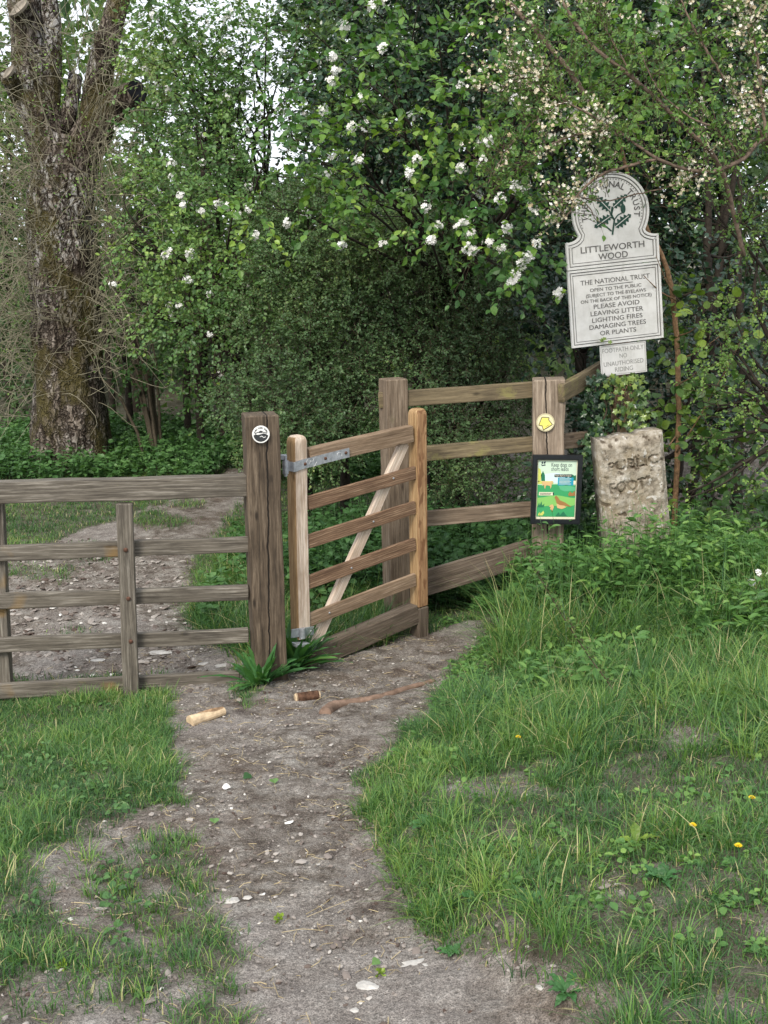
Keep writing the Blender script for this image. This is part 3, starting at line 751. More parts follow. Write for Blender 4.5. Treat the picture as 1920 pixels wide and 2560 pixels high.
# band on the outer side of the stile
sc_ = ong(741, 1170, 0); ang = -gdir
cA = np.array([sc_ + gn * (ST / 2 + .005) - gdir * (.02), sc_ + gn * (ST / 2 + .005) - gdir * (ST / 2 + .002), sc_ + gn * (.02) - gdir * (ST / 2 + .008), sc_ - gn * (ST / 2) - gdir * (ST / 2 + .008)])
cA[:, 2] = P[0][2]
V = []
for off in (0, .006):
    for sgn in (-1, 1): V += list(cA + (-gdir) * off + gn * off * .5 + np.array([0, 0, sgn * hgt / 2]))
V = np.array(V); n = 4; i = np.arange(n - 1)
strap.add(V, [np.r_[np.stack([2 * n + i, 3 * n + i, 3 * n + i + 1, 2 * n + i + 1], -1), np.stack([i, i + 1, n + i + 1, n + i], -1), np.stack([n + i, n + i + 1, 3 * n + i + 1, 3 * n + i], -1), np.stack([i, 2 * n + i, 2 * n + i + 1, i + 1], -1)]])
hinge = strap.build('strap_hinge', M_STEEL, gate)
for (bx, by, of) in [(763, 1160, ST / 2 + .010), (814, 1146, .043), (865, 1132, .043)]:
    bolt_at(ong(bx, by, of), hd, gn, hinge, M_RUST, .0085)
mk = MB()
fm = face_matrix(ong(775, 1152, .0), hd, gn)
for (bx, by, s_) in [(768, 1153, 1), (776, 1156, 1.2), (784, 1150, .9), (790, 1160, 1.3), (786, 1165, .8)]:
    c = ong(bx, by, ST / 2 + .0115); a0 = rs.uniform(0, 3)
    pts = np.array([c + gdir * (.006 * s_ * math.cos(a0 + u) + .0) + np.array([0, 0, .008 * s_ * math.sin(a0 * 1.7 + 1.4 * u)]) for u in np.linspace(0, 2.6, 6)])
    tubes(mk, pts[None], np.full((1, 6), .0009), 4)
pts = np.array([ong(849 + 6 * math.cos(a), 1137 - 6 * math.sin(a), .0435) for a in np.linspace(-.6, 3.7, 9)]); tubes(mk, pts[None], np.full((1, 9), .0009), 4)
mk.build('chalk_mark', m_plain('chalk', (.75, .75, .74), .9), hinge)
def cyl(mb, p0, p1, r, n=14):
    P_ = np.array([p0, p1], dtype=float)
    V0 = MB(); tubes(V0, P_[None], np.full((1, 2), r), n)
    mb.add(V0.v[0], [V0.f[0], np.array([list(range(n))[::-1]]), np.array([[n + j for j in range(n)]])])
eye = MB(); e0 = ong(714, 1168, .02)
cyl(eye, e0 + [0, 0, -.036], e0 + [0, 0, .036], .017)
eye.build('hinge_eye', M_STEEL, gate, smooth=False)
pin = MB(); cyl(pin, e0 + [0, 0, -.05], e0 + [0, 0, .062], .010)
hk = e0 + np.array([0, 0, .055]); 
pin.build('hinge_pin', M_STEEL, gate)
lug = timber('hinge_lug', hk + gdir * .012, hk - np.array([.06, -.005, 0]), .03, .028, M_STEEL, gate, bevel=.004, warp=.0005, seg=4)
# bottom hinge
bs = MB()
b0 = ong(756, 1590, ST / 2 + .012); 
cyl(bs, b0 + [0, 0, -.012], b0 + [0, 0, .045], .018)
bs.build('hinge_eye', M_STEEL, gate)
timber('bottom_strap', ong(728, 1584, ST / 2 + .003), ong(784, 1576, ST / 2 + .003), .006, .05, M_STEEL, gate, bevel=.001, warp=.0005, seg=6)
timber('bottom_strap', ong(735, 1612, ST / 2 + .02), ong(770, 1610, ST / 2 + .02), .05, .02, M_STEEL, gate, bevel=.003, warp=.0005, seg=4)
bolt_at(ong(778, 1578, ST / 2 + .007), gdir, gn, gate, M_STEEL, .0065)

# threshold timber under the gate
sill = thing('threshold', ong(900, 1600), 'heavy earthy timber sill lying on the soil below the gate', 'sill')
timber('beam', ong(762, 1650, .0), ong(1036, 1533, .0), .085, .125, W_SILL, sill, bevel=.008)
timber('end_block', ong(1048, 1620, .0), ong(1047.5, 1514.5, .0), .088, .088, W_SILL, sill, zdir=gn, bevel=.008)

# ---- rear fence
RP = at(985, 1100, 6.98); RQ = at(1370, 1100, 7.0)
rd = unit(np.array([RQ[0] - RP[0], RQ[1] - RP[1], 0])); rn = np.array([rd[1], -rd[0], 0.])
if rn[1] > 0: rn = -rn
def onr(px, py, off=0.0): return on_plane(px, py, RP + rn * off, rn)
rf = thing('rail_fence', ghit(1150, 1480), 'tall mossy brown post and rail fence behind the gate and beside the poster', 'fence')
square_post('post', at(984, 946, 6.98), at(993, 1530, 6.98), .142, R(23), W_MID, rf)
square_post('post', at(1370.5, 946, 7.0), at(1371, 1440, 7.0), .198, R(-6), W_PALE, rf, warp=.006)
timber('rail', onr(946, 1000), onr(1340, 972.5), .045, .10, W_GREEN, rf)
timber('rail', onr(1000, 1139), onr(1336, 1109), .045, .095, W_GREEN, rf)
timber('rail', onr(1000, 1301), onr(1336, 1272), .04, .10, W_MID, rf)
timber('rail', onr(1000, 1478, .03), onr(1330, 1378, .03), .04, .165, W_SILL, rf)
a_ = at(1402, 983, 6.87); b_ = at(1560, 893, 7.9)
timber('rail', a_, b_, .045, .115, W_GREEN, rf, bevel=.008)
timber('rail', at(1405, 1104, 7.06), at(1560, 1086, 7.5), .045, .1, W_MID, rf)
timber('rail', at(1408, 1190, 7.0), at(1560, 1110, 7.8), .04, .09, W_GREEN, rf)

# ------------------------------------------------------------------ round badges on the posts
M_WHITE = m_plain('white_plastic', (.78, .78, .76), .45, .4, nscale=15, var=.12)
M_BLACKP = m_plain('charcoal_print', (.035, .038, .040), .5, .3, nscale=60, var=.2)
c1 = at(652, 1085.5, 5.762)
gpy = (math.sin(R(14)), -math.cos(R(14)), 0)
m1 = face_matrix(c1, (math.cos(R(14)), math.sin(R(14)), -.015), gpy)
t_ = thing('waymark_disc', c1, 'round white badge with a dark landscape on the dark gatepost', 'waymarker')
r1 = .0455
mb = MB(); shape2d(mb, disc(48, r1), 0, .004); mb.build('disc', M_WHITE, t_, m1)
mb = MB()
hill = [(-.86, -.12), (-.6, .02), (-.35, -.06), (-.05, .0), (.3, .10), (.55, .04), (.84, -.15)]
lower = [tuple(p) for p in disc(20, .86, 0, 0, -math.pi + .15, -.15)]
shape2d(mb, np.array([(x, y) for x, y in lower] + [(x, y) for x, y in hill[::-1]]) * r1, .004, .0046)
strip2d(mb, np.array([(-.72, .06), (-.4, .22), (0, .30), (.3, .22), (.72, .10)]) * r1, .09 * r1, .004, .0047)
shape2d(mb, np.array([(-.28, .26), (-.1, .42), (.12, .40), (.28, .26), (.1, .16), (-.2, .16)]) * r1, .004, .0048)
for k in range(17):
    a = math.pi * (.10 + .80 * k / 16); w_ = .05 + .03 * (k % 3)
    if k in (5, 11): continue
    c = np.array([math.cos(a), math.sin(a)]) * .74 * r1; e_ = np.array([math.cos(a), math.sin(a)]) * .08 * r1
    strip2d(mb, np.array([c - e_, c + e_]), w_ * r1, .004, .0047)
mb.build('picture', M_BLACKP, t_, m1)
strip = MB(); strip2d(strip, np.array([(-.12, -.28), (.1, -.2), (.3, -.38), (.55, -.30)]) * r1, .07 * r1, .0046, .0052); strip.build('river', M_WHITE, t_, m1)

c2 = at(1363.5, 1056, 6.886)
m2 = face_matrix(c2, (math.cos(R(-6)), math.sin(R(-6)), -.03), (math.sin(R(-6)), -math.cos(R(-6)), 0))
t_ = thing('waymark_disc', c2, 'round cream badge with a yellow arrow on the pale post above the poster', 'waymarker')
r2 = .0555
M_CREAM = m_plain('cream_plastic', (.72, .66, .42), .5, .3, nscale=15, var=.12)
M_YEL = m_plain('yellow_print', (.78, .70, .16), .5, .3, nscale=25, var=.1)
mb = MB(); shape2d(mb, disc(48, r2), 0, .004); mb.build('disc', M_CREAM, t_, m2)
arrow = np.array([(-.72, .10), (-.50, .62), (.45, .52), (.50, .30), (.30, .22), (.78, -.32), (-.28, -.92 + .08), (-.32, -.60), (-.42, -.36), (-.80, -.32)])
arrow = np.array([(-.52, .66), (.42, .60), (.32, .36), (.80, -.22), (-.22, -.88), (-.30, -.62), (-.46, -.30), (-.74, -.40)])
ar = np.array([(-.42, .58), (.36, .56), (.34, .30), (.78, -.20), (-.18, -.86), (-.34, -.38), (-.72, -.34)])
mb = MB(); A3 = np.r_[ar, ar[:1]]
strip2d(mb, np.c_[np.interp(np.linspace(0, 7, 71), range(8), A3[:, 0]), np.interp(np.linspace(0, 7, 71), range(8), A3[:, 1])] * r2, .07 * r2, .0045, .0052)
strip2d(mb, disc(60, .93 * r2)[:, :], .025 * r2, .004, .0046)
add_text(mb, 'PUBLIC', .11 * r2, pos=(.30 * r2, -.38 * r2), z=.0046, rot=.56, thick=.0005)
add_text(mb, 'FOOTPATH', .11 * r2, pos=(.38 * r2, -.55 * r2), z=.0046, rot=.56, thick=.0005)
mb.build('outline', M_BLACKP, t_, m2)
mb = MB(); shape2d(mb, ar * r2 * .97, .004, .0045); mb.build('arrow', M_YEL, t_, m2)

# ------------------------------------------------------------------ framed poster
PT = [at(1328, 1136.5, 6.80), at(1453, 1137.5, 6.80), at(1451.5, 1309, 6.80), at(1330, 1308.5, 6.80)]
ctr = sum(PT) / 4; PW = np.linalg.norm(PT[1] - PT[0]); PH = np.linalg.norm(PT[3] - PT[0])
mp = face_matrix(ctr, PT[1] - PT[0], (0, -1, 0))
po = thing('framed_poster', ctr, 'black framed green wildlife poster asking for dogs on leads, fixed to the pale post', 'poster')
M_FRAME = m_plain('black_frame', (.012, .014, .018), .35, .5, nscale=40, var=.3)
W2, H2 = PW / 2, PH / 2; b_ = .030
mb = MB()
def rect(x0, y0, x1, y1): return np.array([(x0, y0), (x1, y0), (x1, y1), (x0, y1)])
for q_ in (rect(-W2, H2 - b_, W2, H2), rect(-W2, -H2, W2, -H2 + b_), rect(-W2, -H2 + b_, -W2 + b_, H2 - b_), rect(W2 - b_, -H2 + b_, W2, H2 - b_)):
    shape2d(mb, q_, -.008, .018)
for q_ in (rect(-W2 + .006, H2 - b_ + .006, W2 - .006, H2 - .006), rect(-W2 + .006, -H2 + .006, W2 - .006, -H2 + b_ - .006), rect(-W2 + .006, -H2 + b_ - .006, -W2 + b_ - .006, H2 - b_ + .006), rect(W2 - b_ + .006, -H2 + b_ - .006, W2 - .006, H2 - b_ + .006)):
    shape2d(mb, q_, .018, .0215)
mb.build('frame', M_FRAME, po, mp)
w_, h_ = W2 - b_, H2 - b_
def fl(c, n): return m_plain(n, c, .5, .3, nscale=20, var=.06)
PC = dict(cream=fl((.72, .70, .52), 'cream_paper'), mint=fl((.55, .70, .56), 'mint_paper'), green=fl((.045, .32, .12), 'green_print'), lime=fl((.22, .50, .13), 'lime_print'), dk=fl((.02, .16, .08), 'dark_green_print'), mid=fl((.10, .42, .22), 'mid_green_print'), ink=fl((.02, .03, .05), 'ink'), blue=fl((.02, .30, .45), 'blue_print'), brown=fl((.33, .17, .06), 'brown_print'), fawn=fl((.62, .42, .20), 'fawn_print'), yel=fl((.55, .60, .14), 'yellow_green_print'), sky=fl((.60, .78, .78), 'pale_blue_print'))
def pp(pts): return np.array([((u - .5) * 2 * w_, (.5 - v) * 2 * h_) for u, v in pts])      # u right, v down, 0..1
def layer(key, name, polys, z):
    mb = MB()
    for p in polys: shape2d(mb, pp(p), z - .0006, z)
    return mb.build(name, PC[key], po, mp)
mb = MB(); shape2d(mb, rect(-w_, -h_, w_, h_), -.004, .0); mb.build('paper', PC['cream'], po, mp)
layer('mint', 'sky_print', [[(.03, .02), (.98, .02), (.98, .45), (.03, .45)]], .0007)
layer('sky', 'lake_print', [[(.12, .25), (.5, .22), (.98, .30), (.98, .40), (.12, .38)]], .0014)
wav = lambda y, a, k, ph: [(u, y + a * math.sin(k * u + ph)) for u in np.linspace(.03, .98, 24)]
layer('yel', 'foliage_print', [[(.03, .14), (.08, .16), (.12, .26), (.10, .36), (.03, .38)], [(.03, .36), (.40, .36), (.42, .41), (.03, .41)]], .0021)
layer('dk', 'tree_print', [[(.12, .36), (.10, .26), (.15, .19), (.20, .26), (.21, .36)], [(.68, .36), (.72, .28), (.80, .31), (.86, .24), (.95, .27), (.98, .25), (.98, .40), (.68, .40)]], .0021)
layer('green', 'meadow_print', [wav(.42, .008, 9, 0) + [(.98, .96), (.03, .96)]], .0028)
layer('mid', 'hill_print', [[(.55, .44), (.75, .42), (.98, .46), (.98, .52), (.7, .53), (.6, .50)]], .0035)
layer('lime', 'bank_print', [wav(.62, .02, 7, 1.2) + [(.98, .76), (.75, .80), (.4, .77), (.03, .80)]], .0035)
layer('dk', 'reed_print', [[(.04, .80), (.08, .72), (.10, .77), (.14, .70), (.16, .77), (.22, .74), (.20, .80)], [(.5, .95), (.58, .88), (.62, .93), (.7, .87), (.8, .95)]], .0042)
layer('yel', 'plant_print', [[(.06, .94), (.10, .88), (.13, .91), (.20, .86), (.22, .90), (.18, .94)]], .0042)
layer('ink', 'black_label', [[(.44, .245), (.88, .245), (.88, .29), (.44, .29)]], .0035)
layer('blue', 'blue_label', [[(.53, .30), (.92, .30), (.92, .43), (.53, .43)]], .0035)
layer('cream', 'caption', [[(.07, .545), (.42, .545), (.42, .60), (.07, .60)], [(.92, .35), (.98, .35), (.98, .41), (.92, .41)]], .0042)
layer('fawn', 'dog_print', [[(.12, .37), (.18, .36), (.26, .37), (.34, .37), (.38, .35), (.42, .37), (.38, .40), (.37, .46), (.35, .49), (.34, .44), (.26, .43), (.23, .44), (.22, .49), (.20, .48), (.19, .42), (.14, .44), (.15, .40)], [(.37, .76), (.42, .75), (.46, .79), (.44, .83), (.42, .86), (.36, .83), (.38, .80), (.33, .79)], [(.52, .74), (.72, .77), (.76, .80), (.66, .83), (.54, .81)]], .0049)
layer('brown', 'bird_print', [[(.46, .63), (.50, .60), (.55, .63), (.60, .68), (.74, .72), (.90, .79), (.72, .77), (.60, .76), (.52, .73), (.49, .67)], [(.80, .58), (.84, .53), (.90, .56), (.96, .52), (.98, .60), (.82, .61)]], .0056)
mb = MB()
add_text(mb, 'Keep dogs on', .026, align='LEFT', width=.51 * 2 * w_, pos=(pp([(.355, .12)])[0][0], pp([(.36, .12)])[0][1]), z=.0008, thick=.0006)
add_text(mb, 'short leads', .026, align='LEFT', width=.43 * 2 * w_, pos=(pp([(.355, .19)])[0][0], pp([(.36, .19)])[0][1]), z=.0008, thick=.0006)
for q_ in [[(.10, .05), (.13, .03), (.15, .06), (.12, .08)], [(.16, .04), (.21, .03), (.20, .07), (.16, .07)], [(.09, .08), (.14, .09), (.20, .08), (.21, .10), (.12, .11)]]: shape2d(mb, pp(q_), .0008, .0014)
shape2d(mb, pp([(.41, .555), (.44, .55), (.44, .60), (.42, .60)]), .0049, .0052)
mb.build('title', PC['ink'], po, mp)
mb = MB()
add_text(mb, 'From April to August', .012, align='CENTER', width=.40 * 2 * w_, pos=tuple(pp([(.66, .28)])[0]), z=.0036, thick=.0005)
for k in range(5): shape2d(mb, pp([(.56, .315 + k * .022), (.86 - .03 * (k % 2), .315 + k * .022), (.86 - .03 * (k % 2), .322 + k * .022), (.56, .322 + k * .022)]), .0036, .0041)
mb.build('small_print', PC['cream'], po, mp)
strip = MB(); shape2d(strip, pp([(.09, .560), (.38, .560), (.38, .568), (.09, .568)]), .0043, .0047); shape2d(strip, pp([(.09, .578), (.36, .578), (.36, .586), (.09, .586)]), .0043, .0047)
strip.build('caption_lines', PC['ink'], po, mp)

# ------------------------------------------------------------------ the arched estate sign
SD = 7.25
sc0 = at(1534, 664, SD)          # middle of the joint between the arched and the lower panel
rot = R(5.2)
yaw = R(7)
sx = np.array([math.cos(yaw) * math.cos(rot), math.sin(yaw) * math.cos(rot), math.sin(rot)])
sn = np.array([math.sin(yaw), -math.cos(yaw), 0])
ms = face_matrix(sc0, sx, sn)
U = SD / FPX / math.cos(PITCH * .15)             # metres per photo pixel at the sign
sg_base = ghit(1560, 1420); sg_base[1] = SD + .05; sg_base[2] = gz(sg_base[0], sg_base[1])
sg = thing('estate_sign', sg_base, 'leaning white arched notice board with an oak leaf emblem above raised lettering', 'sign')
def m_signwhite():
    m, t = newmat('painted_white_metal'); s = NT(t); c = s.n('ShaderNodeTexCoord').outputs['Object']
    f = s.noise(c, 9, 6, .65); g = s.noise(s.mapping(c, (18, 3, 18)), 1.5, 5, .7)
    col = s.ramp(f, [(.3, (.60, .59, .56)), (.55, (.73, .72, .70)), (.8, (.80, .79, .77))])
    col = s.mix(s.math('MULTIPLY', s.ramp(g, [(.55, 0.0), (.75, 1.0)]), .3), col, (.38, .37, .32))
    s.finish(col, .45, f, .1, .003, .35); return m
M_SIGN = m_signwhite()
M_LET = m_plain('grey_lettering', (.13, .125, .12), .6, .3, nscale=60, var=.25)
M_LET2 = m_plain('faded_lettering', (.30, .295, .28), .6, .3, nscale=60, var=.25)
M_OAK = m_plain('oak_green', (.025, .075, .055), .5, .3, nscale=80, var=.4)
hw = 116 * U; rc = 95.5 * U; hb = 65 * U     # half width, radius of the circle, height of the shoulders
cyc = 126 * U
a0 = math.asin((hb + 14 * U - cyc) / rc) if abs((hb + 14 * U - cyc) / rc) < 1 else -.5
arc = disc(60, rc, 0, cyc, a0, math.pi - a0)
def cove(sgn):
    x1 = abs(arc[0][0]); y1 = arc[0][1]; P_ = []
    for t in np.linspace(0, 1, 7):
        a = t * math.pi / 2
        P_.append((sgn * (x1 + (hw - x1) * (1 - math.cos(a)) * .95 + .0), y1 - (y1 - hb) * math.sin(a)))
    P_.append((sgn * hw, hb)); return P_
right_side = [(hw, 0)] + cove(1)[::-1]
outline = np.array([(-hw, 0), (hw, 0)] + cove(1)[::-1] + [tuple(p) for p in arc[1:-1]] + cove(-1))
def inset(poly, d):
    P_ = np.asarray(poly); T = np.roll(P_, -1, 0) - np.roll(P_, 1, 0); T = T / np.maximum(np.linalg.norm(T, axis=1, keepdims=True), 1e-9)
    e1 = P_ - np.roll(P_, 1, 0); e2 = np.roll(P_, -1, 0) - P_
    n1 = np.c_[-e1[:, 1], e1[:, 0]]; n2_ = np.c_[-e2[:, 1], e2[:, 0]]
    n1 /= np.maximum(np.linalg.norm(n1, axis=1, keepdims=True), 1e-9); n2_ /= np.maximum(np.linalg.norm(n2_, axis=1, keepdims=True), 1e-9)
    nb = n1 + n2_; nb /= np.maximum((nb * n1).sum(1, keepdims=True) * 1.0, .35) ; nb = nb / np.maximum(1, np.linalg.norm(nb, axis=1, keepdims=True) / 1.5)
    return P_ + nb * d
def rimline(mb, poly, d, wdt, z0, z1):
    A = inset(poly, d); A = np.r_[A, A[:1]]
    n = len(A); B = inset(poly, d + wdt); B = np.r_[B, B[:1]]
    V = np.r_[np.c_[A, np.full(n, z1)], np.c_[B, np.full(n, z1)], np.c_[A, np.full(n, z0)], np.c_[B, np.full(n, z0)]]
    i = np.arange(n - 1)
    mb.add(V, np.r_[np.stack([i, i + 1, n + i + 1, n + i], -1), np.stack([i + 1, i, 2 * n + i, 2 * n + i + 1], -1), np.stack([n + i, n + i + 1, 3 * n + i + 1, 3 * n + i], -1)])
ymax = outline[:, 1].max()
mb = MB(); shape2d(mb, outline, -.02, 0)
rimline(mb, outline, .000, 5.5 * U, 0, .008)
rimline(mb, outline, 8.5 * U, 4.5 * U, 0, .006)
pn = mb.build('arched_panel', M_SIGN, sg, ms)
mb = MB(); rimline(mb, outline, 6.2 * U, 1.6 * U, 0, .0008); rimline(mb, outline, 13.5 * U, 1.6 * U, 0, .0008)
# beads inside the arch
for a in np.linspace(a0 + .12, math.pi - a0 - .12, 44):
    strip2d(mb, np.array([(math.cos(a) * (rc - 16.5 * U), cyc + math.sin(a) * (rc - 16.5 * U)), (math.cos(a) * (rc - 19 * U), cyc + math.sin(a) * (rc - 19 * U))]), 2.0 * U, 0, .0012)
# arched lettering
def arc_text(mb, s_, a_from, a_to, r, size):
    wd = {'I': .45, 'T': .95, 'N': 1.08, 'O': 1.12, 'A': 1.0, 'L': .85, 'H': 1.05, 'E': .88, 'R': .98, 'U': 1.02, 'S': .85, ' ': .55}
    tot = sum(wd.get(c, 1) for c in s_); a = a_from
    for c in s_:
        k = wd.get(c, 1) / tot * (a_to - a_from); am = a + k / 2; a += k
        if c == ' ': continue
        x, y = math.cos(am) * r, cyc + math.sin(am) * r
        add_text(mb, c, size, pos=(x, y), rot=am - math.pi / 2, z=0, thick=.0025, bold=.01)
LTR = MB()
arc_text(LTR, 'THE NATIONAL TRUST', math.pi * 1.08, -math.pi * .08, 59 * U, 14.5 * U)
add_text(LTR, 'LITTLEWORTH', 15 * U, width=160 * U, pos=(0, 37 * U), z=0, thick=.0025, bold=.005)
add_text(LTR, 'WOOD', 15 * U, width=74 * U, pos=(0, 17 * U), z=0, thick=.0025, bold=.005)
LTR.build('lettering', M_LET, pn, ms)
mb.build('groove', M_LET, pn, ms)
# oak sprig
def oak(base, tip, wdt, n=5):
    b = np.array(base, dtype=float); t = np.array(tip, dtype=float); d = t - b; L = np.linalg.norm(d); d /= L; nn = np.array([-d[1], d[0]])
    tt = np.linspace(0, 1, 41); env = np.sin(np.pi * tt ** .8) ** .7
    lob = .72 + .28 * np.cos(tt * n * 2 * np.pi + np.pi)
    Wd = env * lob * wdt / 2
    A = b + np.outer(tt * L, d) + np.outer(Wd, nn); B = b + np.outer(tt * L, d) - np.outer(Wd, nn)
    return A, B
mb = MB()
def oakadd(base, tip, wdt):
    A, B = oak(base, tip, wdt); n = len(A)
    V = np.r_[np.c_[A, np.full(n, .003)], np.c_[B, np.full(n, .003)]]; i = np.arange(n - 1)
    mb.add(V, np.stack([n + i, n + i + 1, i + 1, i], -1))
E = lambda x, y: ((x - 1529) * U, (664 - y) * U + 0)
def EZ(zx, zy):      # from zoomed-crop coordinates, undoing the lean of the sign
    px, py = 1360 + zx * .2441, 420 + zy * .2441
    dx, dy = (px - 1534), -(py - 664); c, s_ = math.cos(-rot), math.sin(-rot)
    return np.array([dx * c - dy * s_, dx * s_ + dy * c]) * U
oakadd(EZ(655, 465), EZ(505, 325), 27 * U); oakadd(EZ(690, 435), EZ(830, 315), 26 * U)
oakadd(EZ(665, 520), EZ(500, 630), 27 * U); oakadd(EZ(715, 625), EZ(875, 505), 27 * U)
for pts_, wd_ in (([(690, 700), (705, 560), (672, 500), (680, 430)], 4), ([(700, 560), (740, 510), (790, 485)], 2.6), ([(680, 665), (600, 600)], 3.2), ([(672, 520), (650, 465)], 2.6), ([(672, 520), (690, 440)], 2.6), ([(665, 530), (700, 545)], 3)):
    strip2d(mb, np.array([EZ(*p) for p in pts_]), wd_ * U, 0, .0035)
aco = EZ(790, 450)
shape2d(mb, np.array([aco + np.array([math.cos(a) * 6 * U, math.sin(a) * 11 * U]) for a in np.linspace(0, 2 * math.pi, 18)[:-1]]), 0, .005)
mb.build('oak_emblem', M_OAK, pn, ms)
mb = MB()
for (a, b) in (((655, 465), (530, 345)), ((690, 435), (810, 330)), ((665, 520), (530, 610)), ((715, 625), (850, 520))): strip2d(mb, np.array([EZ(*a), EZ(*b)]), 1.6 * U, .003, .0042)
mb.build('leaf_vein', M_SIGN, pn, ms)
# lower panel
lw, lh = 117 * U, 186 * U
lo = np.array([(-lw, -lh - 2 * U), (lw, -lh - 2 * U), (lw, -2 * U), (-lw, -2 * U)])
mb = MB(); shape2d(mb, lo, -.018, .001); rimline(mb, lo, 0, 5 * U, .001, .009); rimline(mb, lo, 8 * U, 3.5 * U, .001, .006)
lp = mb.build('notice_panel', M_SIGN, sg, ms)
mb = MB(); rimline(mb, lo, 5.5 * U, 1.8 * U, .001, .0018); rimline(mb, lo, 12 * U, 1.5 * U, .001, .0018)
LTR = MB()
for (s_, y, wd_, sz) in [('THE NATIONAL TRUST', -39, 175, 11.5), ('OPEN TO THE PUBLIC', -57, 130, 8), ('(SUBJECT TO THE BYELAWS', -70, 152, 8), ('ON THE BACK OF THIS NOTICE)', -83, 180, 8), ('PLEASE AVOID', -99, 116, 11), ('LEAVING LITTER', -115.5, 134, 11), ('LIGHTING FIRES', -132, 128, 11), ('DAMAGING TREES', -148.5, 144, 11), ('OR PLANTS', -165, 92, 11)]:
    add_text(LTR, s_, sz * U, width=wd_ * U, pos=(2 * U, y * U), z=.001, thick=.0022, bold=.0)
strip2d(LTR, np.array([(-44 * U, -44 * U), (46 * U, -44 * U)]), 1.5 * U, .001, .0028)
LTR.build('lettering', M_LET, lp, ms); mb.build('groove', M_LET, lp, ms)
# small plate
pl = np.array([(-47, -268), (71, -268), (71, -191), (-47, -191)]) * U
mb = MB(); shape2d(mb, pl, -.006, 0); rimline(mb, pl, 0, 1.2 * U, 0, .001)
sp_ = mb.build('small_plate', M_SIGN, sg, ms)
LTR = MB()
for (s_, y, wd_) in [('FOOTPATH ONLY', -210, 106), ('NO', -226, 19), ('UNAUTHORISED', -243.5, 102), ('RIDING', -259, 46)]:
    add_text(LTR, s_, 11 * U, width=wd_ * U, pos=(12 * U, y * U), z=0, thick=.0012)
rimline(LTR, pl, 2.4 * U, .9 * U, 0, .0006)
LTR.build('lettering', M_LET2, sp_, ms)
# post behind the panels, peeling tan wood
W_TAN = m_wood('peeling_tan_post', (.16, .09, .05), (.38, .24, .14), (.55, .38, .24), streak=16, lichen=(.3, .26, .12), lich_amt=0)
dvec = np.array(ms.to_3x3() @ Vector((0, -1, 0)))
pt_ = sc0 + dvec * .25 - sn * .085 + sx * .03
timber('post', pt_ + dvec * 1.30, pt_, .085, .16, W_TAN, sg, zdir=sx, bevel=.02, warp=.008)

# ------------------------------------------------------------------ old stone
def m_stone():
    m, t = newmat('lichened_stone'); s = NT(t); c = s.n('ShaderNodeTexCoord').outputs['Object']
    a = s.noise(c, 14, 7, .7); b = s.noise(c, 60, 5, .7); d = s.noise(c, 5, 4, .6)
    col = s.ramp(a, [(.32, (.10, .082, .062)), (.46, (.26, .225, .175)), (.60, (.41, .37, .31)), (.75, (.56, .53, .48))])
    col = s.mix(s.math('MULTIPLY', s.ramp(d, [(.5, 0.0), (.65, 1.0)]), .35), col, (.33, .25, .13))
    col = s.mix(s.ramp(b, [(.60, 0.0), (.68, 1.0)]), col, (.06, .05, .04))
    col = s.mix(s.math('MULTIPLY', s.ramp(s.noise(c, 26, 3, .5), [(.62, 0.0), (.67, 1.0)]), .8), col, (.55, .53, .49))
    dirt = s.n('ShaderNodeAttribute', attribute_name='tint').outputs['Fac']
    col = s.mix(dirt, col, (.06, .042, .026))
    s.finish(col, .9, s.math('ADD', a, s.math('MULTIPLY', b, .6)), .9, .012, .15); return m
M_STONE = m_stone()
sb = at(1590, 1420, 6.68); sb[2] = gz(sb[0], sb[1]) - .02
stn = thing('marker_stone', sb, 'leaning lichened square topped stone with worn carved lettering', 'stone')
TL, TR = at(1497, 1098, 6.62), at(1659, 1079, 6.66); BL, BR = at(1524, 1440, 6.62), at(1688, 1440, 6.66)
nn_, mm_ = 150, 170
u, v = np.meshgrid(np.linspace(0, 1, nn_), np.linspace(0, 1, mm_))
front = (TL * (1 - u)[..., None] + TR * u[..., None]) * (1 - v)[..., None] + (BL * (1 - u)[..., None] + BR * u[..., None]) * v[..., None]
e = np.minimum(np.minimum(u, 1 - u), v)
bul = .03 * (1 - sstep(0, .08, e))
rgh = (fbm(front * 12, 77, 5) - .5) * .024 + (fbm(front * 60, 79, 2) - .5) * .006
# carved letters: sink the grid inside the letter outlines
msx = face_matrix((TL + TR) / 2, TR - TL, (0, -1, 0)); U6 = 6.64 / FPX
mi = np.array(msx.inverted()); loc = front.reshape(-1, 3) @ mi[:3, :3].T + mi[:3, 3]
jit = np.stack([fbm(front.reshape(-1, 3) * 55, 31, 2) - .5, fbm(front.reshape(-1, 3) * 55, 35, 2) - .5], -1) * .010
q = loc[:, :2] + jit; carve = np.zeros(len(q))
for (txt_, sz_, wd_, px_, py_) in (('PUBLIC', 25, 132, 2, -84), ('FOOT', 27, 96, -14, -143)):
    V_, F_ = text_mesh(txt_, sz_ * U6, width=wd_ * U6, pos=(px_ * U6, py_ * U6), bold=.022, rot=R(3))
    for f in F_:
        for k in range(1, len(f) - 1):
            a_, b_, c_ = V_[f[0], :2], V_[f[k], :2], V_[f[k + 1], :2]
            def sd_(p, x, y): return (p[:, 0] - y[0]) * (x[1] - y[1]) - (x[0] - y[0]) * (p[:, 1] - y[1])
            d1, d2, d3 = sd_(q, a_, b_), sd_(q, b_, c_), sd_(q, c_, a_)
            carve[((d1 >= 0) & (d2 >= 0) & (d3 >= 0)) | ((d1 <= 0) & (d2 <= 0) & (d3 <= 0))] = 1
